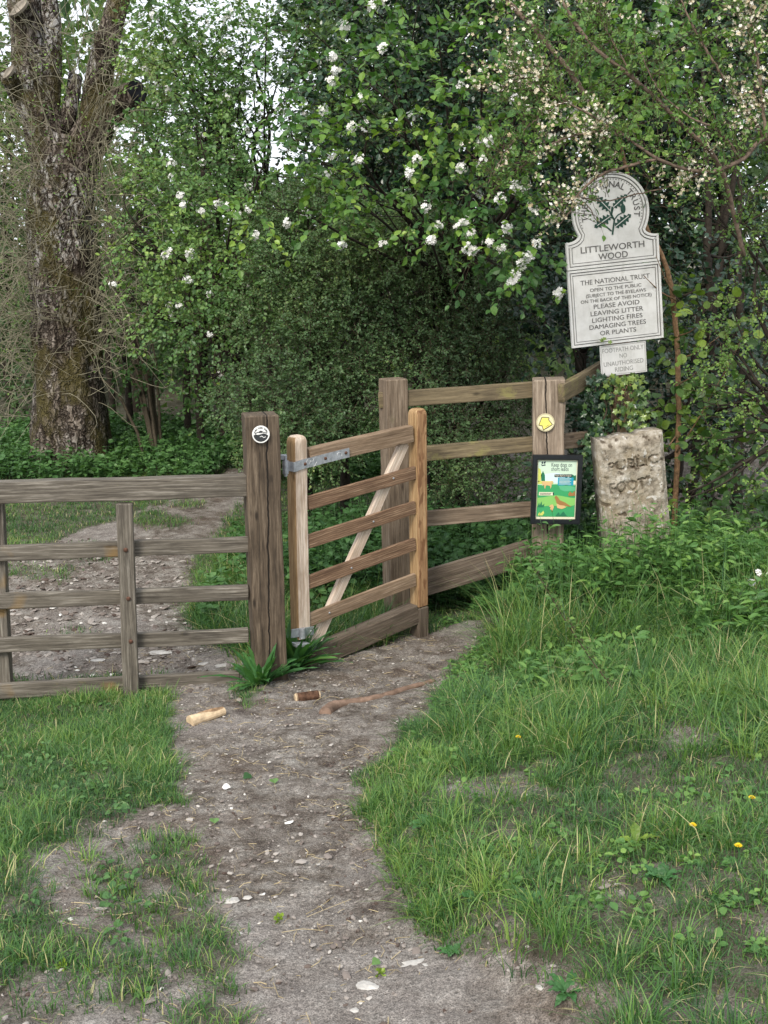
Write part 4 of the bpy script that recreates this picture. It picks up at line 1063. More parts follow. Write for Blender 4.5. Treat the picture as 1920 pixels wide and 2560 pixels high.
carve = carve * (.70 + .30 * sstep(.35, .55, fbm(front.reshape(-1, 3) * 18, 91, 3)))
carve = carve.reshape(mm_, nn_)
pit = sstep(.66, .74, fbm(front * 30, 93, 3))
front2 = front + np.array([0, 1, 0]) * (bul - rgh + carve * .013 + pit * .006)[..., None]
front2[..., 2] += (fbm(front[..., :1] * np.array([1, 0, 0]) * 14, 12, 3) - .5) * .05 * (1 - v) ** 6
back = front2 + np.array([-.02, .14, 0.0])
mb = MB(); N_ = nn_ * mm_
i, j = np.meshgrid(np.arange(mm_ - 1), np.arange(nn_ - 1), indexing='ij'); Q = np.stack([i * nn_ + j, (i + 1) * nn_ + j, (i + 1) * nn_ + j + 1, i * nn_ + j + 1], -1).reshape(-1, 4)
ring = [(0, k) for k in range(nn_)] + [(k, nn_ - 1) for k in range(1, mm_)] + [(mm_ - 1, k) for k in range(nn_ - 2, -1, -1)] + [(k, 0) for k in range(mm_ - 2, 0, -1)]
rg = np.array([a * nn_ + b for a, b in ring]); rn_ = np.roll(rg, -1)
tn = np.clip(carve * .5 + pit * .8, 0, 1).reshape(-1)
mb.add(np.r_[front2.reshape(-1, 3), back.reshape(-1, 3)], [Q, Q[:, ::-1] + N_, np.stack([rg, rn_, rn_ + N_, rg + N_], -1)], np.r_[tn, tn * 0])
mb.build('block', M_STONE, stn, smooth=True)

# ------------------------------------------------------------------ foliage machinery
def crown(leaf_mb, twig_mb, clumps, size, leaf=LEAF, tint=.5, tl=.16, kper=7, lai=2.2, droop=.35, flower_mb=None, fl_rate=0.0, fl_size=.02, nfreq=2.6, nthr=.42, updir=.25, twig_r=.0016, pxmask=None, tint_noise=.5, seed=0, pairs=False):
    """clumps: (px, py, depth, rx_px, rz_px, ry_m [, tint])"""
    allP, allT = [], []
    for ci, c in enumerate(clumps):
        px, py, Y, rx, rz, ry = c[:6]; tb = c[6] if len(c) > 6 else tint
        ctr = at(px, py, Y); rxm, rzm = rx * Y / FPX, rz * Y / FPX
        area = math.pi * rxm * rzm; la = (size ** 2) * .45
        n = int(lai * area / la / kper * 1.5)
        q = rs.normal(0, 1, (n, 3)); q = unit(q) * (rs.rand(n, 1) ** (1 / 2.4))
        P = ctr + q * np.array([rxm, ry, rzm])
        keep = fbm(P * nfreq, 101 + seed, 3) > nthr
        keep |= rs.rand(n) < .10
        if pxmask is not None:
            a, b = proj(P); keep &= rs.rand(n) < pxmask(a, b)
        P = P[keep]; q = q[keep]; n = len(P)
        if n == 0: continue
        D = unit(q * np.array([1, 1, .6]) * .8 + rs.normal(0, .5, (n, 3)) + np.array([0, -.15, updir]))
        allP.append((P, D, tb + (fbm(P * 1.7, 55 + seed, 2) - .5) * tint_noise * 2))
    if not allP: return
    P = np.concatenate([a[0] for a in allP]); D = np.concatenate([a[1] for a in allP]); TB = np.concatenate([a[2] for a in allP]); n = len(P)
    L = tl * rs.uniform(.6, 1.4, n)
    ts = np.array([0, .5, 1.0])
    dr = np.array([0, 0, -1.0]) * droop
    pts = P[:, None, :] + D[:, None, :] * (L[:, None] * ts)[..., None] + dr * (L[:, None] * ts ** 2)[..., None]
    if twig_mb is not None: tubes(twig_mb, pts, twig_r * np.array([1.3, 1, .5])[None] * np.ones((n, 1)), 3)
    tk = np.linspace(.15, 1.0, kper)
    base = P[:, None, :] + D[:, None, :] * (L[:, None] * tk)[..., None] + dr * (L[:, None] * tk ** 2)[..., None]
    S = unit(np.cross(D, rs.normal(0, 1, (n, 3)) * .4 + np.array([0, 0, 1.0])))
    sg_ = np.where(np.arange(kper) % 2 == 0, 1.0, -1.0)
    LD = D[:, None, :] * .75 + S[:, None, :] * sg_[None, :, None] * .85 + rs.normal(0, .35, (n, kper, 3)) - np.array([0, 0, .25 + droop * .4])
    LD[:, -1] = D * 1.0 + rs.normal(0, .3, (n, 3)) - np.array([0, 0, .2])
    NN = np.array([0, -.35, 1.0]) + rs.normal(0, .55, (n, kper, 3))
    F = frames(LD.reshape(-1, 3), NN.reshape(-1, 3))
    sz = size * rs.uniform(.55, 1.2, n * kper)
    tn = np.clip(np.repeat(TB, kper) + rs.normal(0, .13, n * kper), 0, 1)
    inst(leaf_mb, leaf[0], leaf[1], base.reshape(-1, 3), F, sz, tn)
    if flower_mb is not None and fl_rate > 0:
        k = rs.rand(n) < fl_rate; e = pts[k, -1]; m_ = len(e)
        if m_:
            per = 9; idx = np.repeat(np.arange(m_), per)
            o = unit(rs.normal(0, 1, (m_ * per, 3)) + np.array([0, -.6, .3]))
            c = e[idx] + o * fl_size * rs.uniform(.9, 2.3, m_ * per)[:, None]
            F = frames(np.cross(o, rs.normal(0, 1, (m_ * per, 3))), o)
            F = np.stack([F[:, 0], F[:, 1], o], 1)
            inst(flower_mb, FLOWER[0], FLOWER[1], c, F, fl_size * rs.uniform(.7, 1.1, m_ * per), rs.rand(m_ * per))

def branches_to(mb, base, clumps, r0, sub=2, fork=None, n=14, wob=.05, sides=6, sag=.0):
    base = np.array(base, dtype=float); fork = np.array(fork) if fork is not None else base + [0, 0, .8]
    limb(mb, [base - [0, 0, .15], base, (base + fork) / 2 + rs.normal(0, .03, 3), fork], [r0 * 1.35, r0 * 1.15, r0, r0 * .8], 14, 9, rough=.12)
    for c in clumps:
        ctr = at(c[0], c[1], c[2]); d = ctr - fork; L = np.linalg.norm(d)
        mid = fork + d * .5 + np.array([0, 0, .12 * L]) + rs.normal(0, .06 * L, 3)
        q3 = fork + d * .8 + np.array([0, 0, .05 * L]) + rs.normal(0, .03 * L, 3)
        P, r = limb(mb, [fork, fork + d * .2 + [0, 0, .08 * L], mid, q3, ctr], [r0 * .62, r0 * .5, r0 * .33, r0 * .2, r0 * .1], n, sides)
        for k in range(sub):
            i = rs.randint(n // 3, n - 1); p = P[i]; e = ctr + rs.normal(0, 1, 3) * np.array([c[3] * c[2] / FPX, c[5], c[4] * c[2] / FPX]) * .6
            limb(mb, [p, (p + e) / 2 + rs.normal(0, .05 * L, 3), e], [r[i] * .7, r[i] * .45, r[i] * .15], 9, 4)

GAPS = [(660, 330, 70, 85, 1), (700, 400, 60, 40, .9), (800, 385, 80, 22, .8), (590, 60, 110, 75, .75), (660, 130, 90, 90, .8), (560, 20, 80, 60, .8), (640, 20, 60, 50, 1), (700, 230, 90, 60, .7), (530, 195, 60, 35, .7), (310, 350, 40, 30, .5), (400, 320, 50, 60, .4), (10, 60, 40, 90, .5), (360, 60, 60, 60, .4), (300, 150, 40, 60, .35), (200, 210, 40, 30, .6), (600, 480, 40, 30, .3)]
def gapmask(px, py):
    m = np.ones(px.shape)
    for (a, b, c, d, s_) in GAPS: m = m * (1 - s_ * ell(px, py, a, b, c, d, .35))
    return m

# ------------------------------------------------------------------ far wood (one mass) and distant trees
fw = MB()
n = 95000
x = rs.uniform(-13, 13, n); y = rs.uniform(17, 30, n); z = rs.uniform(-1, 8.5, n)
P = np.stack([x, y, z], -1); a, b = proj(P)
dens = np.where(a > 800, 1.0, .7 + .3 * sstep(300, 700, b))
k = (fbm(P * .7, 131, 3) > .40) & (rs.rand(n) < gapmask(a, b) ** 3 * dens); P = P[k]; n = len(P)
F = frames(rs.normal(0, 1, (n, 3)), np.array([0, -.4, 1]) + rs.normal(0, .6, (n, 3)))
inst(fw, LEAF_FAR[0], LEAF_FAR[1], P, F, rs.uniform(.14, .30, n), np.clip(.45 + (fbm(P * .5, 8, 2) - .5) * 1.4 + rs.normal(0, .15, n), 0, 1))
tag(fw.build('distant_wood', LV['far'], origin=(0, 24, 0)), 'hazy mass of far woodland leaves behind all the trees', 'wood', kind='stuff')

BG = [ # px base, depth, trunk r, label, crown clumps; those above the frame added for shade
 (40, 17.5, .13, 'pale green background tree at the left edge behind the pollard', [(20, 330, 17, 190, 150, 1.5, .85), (30, 620, 17, 170, 200, 1.5, .5), (0, 120, 18, 150, 130, 1.5, .6), (60, 860, 16, 180, 160, 1.2, .35)]),
 (345, 16.5, .10, 'slim background tree just right of the pollard trunk', [(390, 180, 16, 130, 110, 1.2, .95), (360, 520, 16, 150, 190, 1.3, .45), (400, 760, 15.5, 130, 160, 1.2, .4), (330, 330, 16.5, 110, 120, 1.2, .5)]),
 (520, 15.5, .12, 'dark slim background tree beside the bend of the track', [(500, 640, 15, 170, 200, 1.2, .35), (560, 860, 14.5, 150, 130, 1.2, .3), (490, 400, 15.5, 140, 130, 1.2, .55)]),
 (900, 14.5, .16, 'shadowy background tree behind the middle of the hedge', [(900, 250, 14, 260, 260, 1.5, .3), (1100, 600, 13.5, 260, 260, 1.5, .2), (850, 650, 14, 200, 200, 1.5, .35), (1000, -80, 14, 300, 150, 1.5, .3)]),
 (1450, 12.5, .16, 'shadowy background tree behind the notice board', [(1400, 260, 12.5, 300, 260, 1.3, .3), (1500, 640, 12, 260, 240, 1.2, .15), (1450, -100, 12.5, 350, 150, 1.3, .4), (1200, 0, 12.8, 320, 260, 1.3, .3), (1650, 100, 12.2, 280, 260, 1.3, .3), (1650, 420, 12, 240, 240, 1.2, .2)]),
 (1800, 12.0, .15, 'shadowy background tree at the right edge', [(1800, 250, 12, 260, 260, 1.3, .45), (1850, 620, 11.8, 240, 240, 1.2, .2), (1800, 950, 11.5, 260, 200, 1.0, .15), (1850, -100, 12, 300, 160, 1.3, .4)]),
]
for (bx, Y, r0, lab, cl) in BG:
    p = at(bx, 1100, Y); p[2] = gz(p[0], Y)
    t_ = thing('background_tree', p, lab, 'tree', 'trees in the wood behind')
    lm, tm, bm_ = MB(), MB(), MB()
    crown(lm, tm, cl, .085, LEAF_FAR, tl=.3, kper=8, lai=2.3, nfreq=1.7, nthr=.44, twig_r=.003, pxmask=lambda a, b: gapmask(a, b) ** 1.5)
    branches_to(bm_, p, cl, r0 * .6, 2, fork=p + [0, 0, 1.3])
    bm_.build('trunk', M_DARKBARK, t_, smooth=True); lm.build('crown', LV['ivy'] if bx > 1400 else LV['far'], t_); tm.build('twigs', M_TWIG, t_)  # right-hand crowns: dark ivy leaf colour paints the shade deeper

# slim bare stems in the wood
stems = [(470, 14), (500, 13.2), (1735, 10.5), (1850, 10.2), (1690, 11), (560, 13.5), (1780, 9.8), (290, 15.2), (330, 14.6)]
for k, (bx, Y) in enumerate(stems):
    p = at(bx, 1090, Y); p[2] = gz(p[0], Y)
    mb = MB(); lean_ = rs.normal(0, .35); H = rs.uniform(2.6, 4.5)
    P, r = limb(mb, [p - [0, 0, .1], p + [lean_ * .2, 0, H * .3], p + [lean_ * .7, .1, H * .7], p + [lean_ * 1.3, .1, H]], [.05, .045, .03, .012], 18, 7, rough=.1, wob=.03)
    for q in range(7):
        i = rs.randint(5, 17); e = P[i] + rs.normal(0, .35, 3) + [0, 0, .3]
        limb(mb, [P[i], (P[i] + e) / 2 + [0, 0, -.04], e], [r[i] * .5, r[i] * .3, .003], 6, 4)
    lb = ['thin dark sapling by the bend of the track, left of the gatepost', 'thin dark sapling close beside the bend of the track', 'leaning dark sapling in the shade right of the notice board', 'dark sapling in the shade near the right edge', 'faint slim sapling just right of the russet stem', 'short dark sapling nearest the gatepost top', 'forked dark sapling between the russet stem and the right edge', 'slim sapling close right of the pollard trunk', 'slim sapling between the pollard and the coppice stool'][k]
    tag(mb.build('sapling', M_DARKBARK, origin=tuple(p), smooth=True), lb, 'sapling', 'saplings in the wood')

# coppice stool left of the gatepost
p = at(400, 1130, 13.0); p[2] = gz(p[0], 13.0)
t_ = thing('coppice_stool', p, 'clump of upright brown coppiced stems between the pollard and the track', 'shrub')
mb = MB()
for k in range(11):
    a = rs.uniform(-1, 1); H = rs.uniform(1.1, 2.0)
    q = p + [a * .18, rs.normal(0, .08), -.05]
    limb(mb, [q, q + [a * .12, 0, H * .4], q + [a * .35, 0, H * .75], q + [a * .7 + rs.normal(0, .1), 0, H]], [.021, .018, .014, .006], 12, 6, wob=.02)
mb.build('stems', m_plain('coppice_bark', (.085, .07, .05), .85, .1, nscale=40, var=.4), t_, smooth=True)
lm, tm = MB(), MB()
crown(lm, tm, [(400, 830, 13, 120, 90, .6, .45), (470, 900, 13, 90, 70, .5, .5), (340, 950, 13, 70, 60, .5, .35), (520, 1010, 12.6, 60, 60, .5, .5)], .06, LEAF, tl=.2, kper=6, lai=1.2)
lm.build('leaves', LV['hazel'], t_); tm.build('twigs', M_TWIG, t_)

# ------------------------------------------------------------------ pollard
def m_bark():
    m, t = newmat('pollard_bark'); s = NT(t); c = s.n('ShaderNodeTexCoord').outputs['Object']
    v = s.mapping(c, (1, 1, .38))
    a = s.noise(v, 17, 7, .72, .5); b = s.noise(c, 1.9, 5, .68); d = s.noise(c, 40, 4, .7); e = s.noise(s.mapping(c, (1, 1, .6), (3, 1, 7)), 2.1, 5, .65)
    col = s.ramp(a, [(.36, (.028, .022, .017)), (.47, (.10, .082, .066)), (.58, (.21, .18, .155)), (.72, (.32, .29, .26))])
    wm = s.math('MULTIPLY', s.ramp(b, [(.47, 0.0), (.56, 1.0)]), s.ramp(a, [(.42, 0.0), (.50, 1.0)]))
    vo = s.n('ShaderNodeTexVoronoi', feature='DISTANCE_TO_EDGE'); vo.inputs['Scale'].default_value = 1.0
    wv_ = s.n('ShaderNodeVectorMath', operation='ADD'); s.l(s.mapping(c, (15, 15, 5.5)), wv_.inputs[0])
    nn = s.n('ShaderNodeTexNoise'); nn.inputs['Scale'].default_value = 9; nn.inputs['Detail'].default_value = 3; s.l(c, nn.inputs['Vector'])
    ms_ = s.n('ShaderNodeVectorMath', operation='SCALE'); ms_.inputs['Scale'].default_value = 2.8; s.l(nn.outputs['Color'], ms_.inputs[0]); s.l(ms_.outputs[0], wv_.inputs[1])
    s.l(wv_.outputs[0], vo.inputs['Vector']); crk = s.ramp(vo.outputs['Distance'], [(.03, 0.0), (.22, 1.0)])
    col = s.mix(1.0, col, s.mix(crk, (.42, .39, .37), (1.45, 1.42, 1.38)), 'MULTIPLY')
    wm = s.math('MULTIPLY', wm, crk)
    sz = s.n('ShaderNodeSeparateXYZ'); s.l(c, sz.inputs[0])
    col = s.mix(s.math('MULTIPLY', wm, s.ramp(s.math('MULTIPLY', sz.outputs[2], .2), [(.35, .35), (.52, .95)])), col, (.50, .49, .47))
    mm = s.math('MULTIPLY', s.ramp(e, [(.50, 0.0), (.60, 1.0)]), .8)
    col = s.mix(mm, col, s.mix(s.math('MULTIPLY', d, 1.0), (.05, .042, .014), (.15, .13, .045)))
    col = s.mix(1.0, col, s.ramp(d, [(.3, .7), (.7, 1.2)]), 'MULTIPLY')
    s.finish(col, .9, s.math('ADD', s.math('ADD', a, s.math('MULTIPLY', crk, .5)), s.math('MULTIPLY', d, .25)), 1.0, .05, .12); return m
PD = 13.0
pb = at(178, 1120, PD); pb[2] = gz(pb[0], PD)
t_ = thing('pollard_tree', pb, 'massive old pollarded tree with mossy cracked bark and lopped limbs', 'tree')
K = PD / FPX
def pa(x, y, dy=0): return at(x, y, PD + dy)
mb = MB()
def bigl(pts, rad, n, sides, rough): limb(mb, [pa(*p) for p in pts], [r * K for r in rad], n, sides, rough=rough, wob=0)
bigl([(180, 1170), (178, 1110), (172, 960), (166, 800), (158, 640), (152, 520), (158, 420), (170, 340)], [115, 98, 84, 82, 84, 78, 70, 58], 90, 72, .16)
bigl([(150, 520), (130, 400), (105, 300), (85, 200), (70, 100), (58, -40)], [60, 52, 48, 44, 40, 36], 50, 40, .18)
bigl([(170, 450), (205, 380), (245, 310), (290, 262), (338, 232, -.25)], [62, 48, 42, 34, 27], 40, 40, .18)
bigl([(235, 330), (240, 260), (252, 170), (275, 80), (305, -40)], [36, 34, 30, 27, 23], 40, 32, .18)
bigl([(262, 190, -.1), (250, 120, -.25), (246, 85, -.3)], [16, 13, 11], 12, 16, .15)
bigl([(125, 400), (85, 300), (50, 240), (18, 190, -.3)], [34, 27, 23, 19], 30, 24, .16)
bigl([(100, 260), (92, 160), (70, 60), (48, 12, -.3)], [34, 32, 30, 27], 30, 28, .16)
bigl([(110, 330), (125, 220), (130, 100), (120, -30)], [32, 26, 22, 18], 30, 24, .16)
bigl([(160, 330), (190, 200, .2), (175, 250, .2), (180, 180, .3)], [22, 14, 12, 8], 12, 14, .1)
tr = mb.build('trunk', m_bark(), t_, smooth=True)
mb = MB()
c0 = pa(341, 228, -.33); 
shape2d(mb, disc(28, 24 * K) * np.array([.85, 1]) * (1 + .08 * rs.rand(28, 1)), -.03, .012)
mb.build('cut_face', m_plain('charred_cut', (.018, .020, .026), .85, .1, nscale=20, var=.5), tr, face_matrix(c0, (.9, -.35, .2), (.55, -.8, -.1)))
for (cx_, cy_, rr, ax) in ((22, 180, 20, (.75, -.3, .55)), (46, 20, 27, (.8, -.2, .45))):
    mb = MB(); shape2d(mb, disc(24, rr * K) * np.array([1, .6]), -.02, .01)
    mb.build('cut_face', m_plain('pale_cut', (.25, .22, .18), .9, .1, nscale=7, var=.6), tr, face_matrix(pa(cx_, cy_, -.35), ax, (-.25, -.75, .6)))
mb = MB()
for k in range(620):
    u = rs.rand()
    if u < .38: sx_, sy_ = rs.uniform(80, 245), rs.uniform(430, 1000)
    elif u < .70: sx_, sy_ = rs.uniform(60, 290), rs.uniform(60, 420)
    else: sx_, sy_ = rs.choice([90, 240]) + rs.normal(0, 15), rs.uniform(300, 950)
    p = pa(sx_, sy_, -.33 * rs.uniform(.2, 1)); side = np.sign(sx_ - 165) if abs(sx_ - 165) > 25 else rs.choice([-1, 1])
    L = rs.uniform(.35, 1.15); d = unit(np.array([side * rs.uniform(.1, 1.0), -rs.uniform(.1, .9), rs.uniform(-.2, 1.1)])); dr = rs.uniform(-.7, .5) * L
    sw = rs.normal(0, .22 * L, 3); pts = [p, p + d * L * .35 + sw * .4, p + d * L * .7 + sw + [0, 0, dr * .3], p + d * L + sw * .5 + [0, 0, dr]]
    P_, r_ = smooth_path(pts, [.0042, .0036, .0028, .0014], 9); tubes(mb, P_[None], r_[None], 4)
mb.build('shoots', M_SHOOT, t_, smooth=True)
lm = MB(); cl = [(60, 700, 12.8, 120, 260, .5, .7), (200, 450, 12.6, 150, 200, .4, .6), (300, 700, 12.7, 90, 250, .4, .5), (200, 120, 12.7, 160, 140, .4, .7)]
crown(lm, None, cl, .03, LEAF_FAR, tl=.2, kper=5, lai=.12, nthr=.4)
lm.build('young_leaves', LV['thorn'], t_)
mb = MB()
for k in range(220):    # fine shoots fanning left of the trunk
    sx_, sy_ = rs.uniform(-30, 110), rs.uniform(420, 1060)
    p = pa(sx_, sy_, rs.uniform(-.5, .4)); d = unit(np.array([rs.uniform(-.6, .8), rs.normal(0, .2), rs.uniform(.1, 1)])); L = rs.uniform(.4, 1.1)
    P_, r_ = smooth_path([p, p + d * L * .5 + rs.normal(0, .06, 3), p + d * L + [0, 0, -.15 * L]], [.0042, .0034, .0015], 7); tubes(mb, P_[None], r_[None], 3)
for k in range(200):
    sx_, sy_ = rs.uniform(245, 330), rs.uniform(450, 950)
    p = pa(sx_ - 20, sy_, rs.uniform(-.3, .3)); d = unit(np.array([rs.uniform(-.3, .6), rs.normal(0, .2), rs.uniform(.1, 1)])); L = rs.uniform(.3, .9)
    P_, r_ = smooth_path([p, p + d * L * .5 + rs.normal(0, .06, 3), p + d * L + [0, 0, -.15 * L]], [.0038, .003, .0015], 7); tubes(mb, P_[None], r_[None], 3)
mb.build('side_shoots', M_SHOOT, t_, smooth=True)

# ------------------------------------------------------------------ blossoming pear tree, left of centre
def blossom_at(fm_, lm, spots, rad, size):
    for (a, b_, Y) in spots:
        n = rs.randint(12, 22); o = unit(rs.normal(0, 1, (n, 3)) + np.array([0, -.7, .2]))
        c = at(a, b_, Y) + o * rad * rs.uniform(.4, 1.2, n)[:, None]
        F = frames(np.cross(o, rs.normal(0, 1, (n, 3))), o); F = np.stack([F[:, 0], F[:, 1], o], 1)
        inst(fm_, FLOWER[0], FLOWER[1], c, F, size * rs.uniform(.7, 1.15, n), rs.rand(n))
        k = 7; D = unit(rs.normal(0, 1, (k, 3)) + np.array([0, 0, -.2]))
        inst(lm, LEAF[0], LEAF[1], at(a, b_, Y) + D * rad * .6, frames(D, rs.normal(0, .5, (k, 3)) + [0, -.4, 1]), rs.uniform(.04, .065, k), np.clip(rs.normal(.7, .15, k), 0, 1))
def tree(name, label, cat, base, fork, r0, cl, size, mat, leaf=LEAF, petal=None, bark=M_DARKBARK, group=None, sub=3, spots=None, **kw):
    t_ = thing(name, base, label, cat, group)
    lm, tm, bm_, fm_ = MB(), MB(), MB(), MB()
    crown(lm, tm, cl, size, leaf, flower_mb=fm_ if petal else None, **kw)
    if spots: blossom_at(fm_, lm, spots, .035, .017)
    if r0: branches_to(bm_, base, cl, r0, sub, fork=fork); bm_.build('trunk', bark, t_, smooth=True)
    lm.build('crown', mat, t_); tm.build('twigs', M_TWIG, t_)
    if petal and fm_.v: fm_.build('blossom', petal, t_)
    return t_
def gbase_(px, Y, dz=0):
    p = at(px, 1200, Y); p[2] = gz(p[0], Y) + dz; return p
b = gbase_(640, 10.8)
tree('pear_tree', 'light green wild pear tree with scattered white blossom above the track', 'tree', b, b + [-.05, -.1, 1.3], .075,
     [(400, 470, 10.4, 100, 100, .5, .6), (520, 420, 10.6, 130, 110, .6, .55), (400, 620, 10.2, 110, 110, .5, .65), (530, 640, 10.0, 130, 120, .6, .5), (470, 780, 10, 120, 90, .5, .6), (600, 540, 10.2, 120, 120, .6, .5), (560, 830, 9.8, 110, 90, .5, .5), (650, 700, 9.8, 120, 130, .5, .45), (620, 930, 9.6, 90, 90, .4, .45), (350, 760, 10.2, 50, 70, .4, .7), (520, 960, 9.8, 60, 50, .3, .5), (690, 420, 10.2, 90, 90, .5, .45), (330, 580, 10.4, 50, 90, .3, .65)],
     .042, LV['pear'], petal=LV['petal'], tl=.17, kper=7, lai=1.75, fl_rate=.016, fl_size=.018, nthr=.44, nfreq=2.4, droop=.5, pxmask=gapmask, tint_noise=.45,
     spots=[(451, 489, 9.6), (457, 515, 9.6), (503, 527, 9.6), (544, 509, 9.5), (567, 515, 9.5), (474, 634, 9.4), (415, 642, 9.5), (425, 630, 9.5), (717, 558, 9.1), (428, 408, 9.8), (470, 700, 9.4), (640, 590, 9.3), (590, 535, 9.4), (620, 525, 9.4)])
b = gbase_(700, 12.5)
tree('pear_tree', 'tall wild pear tree whose thin upper crown shows the white sky', 'tree', b, b + [-.1, 0, 2.2], .045,
     [(430, 60, 11.5, 110, 90, .5, .55), (560, 130, 11.2, 110, 90, .5, .45), (470, 240, 11.2, 120, 80, .5, .5), (600, 250, 11, 110, 90, .5, .4), (680, 60, 10.8, 110, 90, .5, .35), (740, 180, 10.6, 90, 110, .5, .35), (360, 150, 11.8, 60, 90, .4, .75), (420, 330, 11.4, 120, 80, .5, .4), (620, 380, 10.8, 90, 60, .4, .35)],
     .045, LV['pear'], petal=LV['petal'], tl=.17, kper=7, lai=1.7, fl_rate=.035, fl_size=.018, nthr=.43, droop=.5, pxmask=lambda a, b: .35 + .65 * gapmask(a, b))

# ------------------------------------------------------------------ hawthorn hedge behind the gate
b = gbase_(610, 13.6)
tree('pear_tree', 'thin wild pear whose sparse leaves stand against the brightest patch of sky', 'tree', b, b + [0, 0, 2.4], .03,
     [(560, 40, 11.8, 120, 90, .4, .5), (640, 150, 11.6, 110, 90, .4, .45), (660, 330, 11.4, 80, 90, .4, .4), (540, 200, 11.8, 90, 70, .4, .6), (620, 20, 11.4, 130, 60, .4, .4)],
     .045, LV['pear'], petal=LV['petal'], tl=.2, kper=7, lai=.75, fl_rate=.05, fl_size=.017, nthr=.40, droop=.5)
HL = ['dense green hawthorn bush left of the tall fence post, behind the gate', 'dense dull green hawthorn bush above the gate', 'dark hawthorn bush behind the rear fence rails']
for k, (bx, Y, cl) in enumerate([
    (760, 9.6, [(680, 830, 9.4, 110, 110, .5, .55), (600, 1010, 9.2, 80, 90, .4, .45), (720, 1000, 9.0, 120, 110, .5, .5), (780, 880, 9.1, 120, 120, .5, .5), (800, 1090, 8.8, 120, 90, .4, .4), (640, 1120, 9.0, 60, 70, .35, .35)]),
    (860, 9.9, [(800, 560, 9.8, 130, 110, .5, .5), (740, 680, 9.6, 130, 110, .5, .5), (880, 690, 9.5, 140, 130, .5, .5), (900, 830, 9.3, 130, 130, .5, .4), (980, 600, 9.5, 130, 120, .5, .4), (700, 560, 9.9, 110, 90, .4, .55), (900, 980, 9.0, 110, 110, .45, .35)]),
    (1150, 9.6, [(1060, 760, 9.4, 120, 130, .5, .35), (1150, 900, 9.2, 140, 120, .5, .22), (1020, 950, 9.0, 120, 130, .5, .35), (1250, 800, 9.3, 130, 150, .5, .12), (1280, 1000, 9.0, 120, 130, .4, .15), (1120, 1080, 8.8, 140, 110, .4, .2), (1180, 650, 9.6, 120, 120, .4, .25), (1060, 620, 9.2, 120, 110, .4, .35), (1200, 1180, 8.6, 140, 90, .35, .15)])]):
    b = gbase_(bx, Y)
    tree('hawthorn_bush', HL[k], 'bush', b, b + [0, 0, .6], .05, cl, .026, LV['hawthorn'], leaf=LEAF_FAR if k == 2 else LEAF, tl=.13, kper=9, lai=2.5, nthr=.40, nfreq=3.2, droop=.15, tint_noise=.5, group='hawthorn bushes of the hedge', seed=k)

# ivy-clad dark tree behind, and the crab apple that hangs over
b = gbase_(1060, 11.2)
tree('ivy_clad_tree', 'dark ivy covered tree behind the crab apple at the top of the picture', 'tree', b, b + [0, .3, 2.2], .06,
     [(900, 120, 10.4, 200, 160, .6, .3), (1080, 300, 10.4, 220, 200, .6, .3), (820, 330, 10.4, 110, 120, .5, .35), (1250, 150, 10.2, 220, 200, .6, .3), (1000, 520, 10.3, 220, 140, .5, .25), (1250, 480, 10.2, 200, 200, .5, .2), (1400, 700, 9.8, 180, 180, .5, .12), (1000, -150, 10.6, 350, 150, .8, .3), (1400, -100, 10.4, 250, 160, .8, .3)],  # the clumps above the frame are added to shade the wood below
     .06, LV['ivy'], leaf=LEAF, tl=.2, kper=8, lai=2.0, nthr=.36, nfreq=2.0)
b = gbase_(1100, 9.4)
AP = [(760, 60, 8.3, 90, 80, .35, .4), (830, 210, 8.1, 90, 80, .35, .45), (720, 290, 8.2, 70, 90, .3, .5), (960, 160, 8.0, 110, 90, .4, .42), (900, 330, 7.9, 120, 80, .4, .5), (1060, 330, 7.7, 130, 60, .35, .75), (1180, 120, 7.8, 120, 90, .4, .45), (1160, 230, 7.5, 110, 80, .35, .7), (1270, 60, 7.5, 120, 80, .4, .55), (1000, 430, 7.8, 120, 70, .35, .45), (780, 440, 8.2, 90, 60, .3, .65), (1180, 430, 7.6, 120, 90, .35, .4), (860, 520, 8.1, 90, 60, .3, .5), (1050, 560, 7.8, 90, 60, .3, .7), (1190, 560, 7.6, 90, 70, .3, .6), (1330, 320, 7.3, 120, 100, .35, .55), (1290, 620, 7.5, 100, 60, .3, .45), (1420, 140, 7.2, 130, 110, .4, .6), (1560, 60, 7.1, 150, 90, .4, .7), (1700, 120, 7.1, 150, 110, .4, .6), (1840, 60, 7.0, 130, 110, .4, .6), (1800, 230, 7.2, 130, 90, .4, .5), (1560, 250, 7.2, 120, 100, .35, .6), (640, 520, 8.3, 60, 50, .25, .7), (1380, 470, 7.3, 80, 80, .3, .35), (1310, 700, 7.4, 60, 60, .2, .35), (1100, -80, 7.8, 300, 90, .6, .5), (1600, -90, 7.2, 350, 100, .6, .5)]  # last two clumps sit above the frame, added to darken the interior
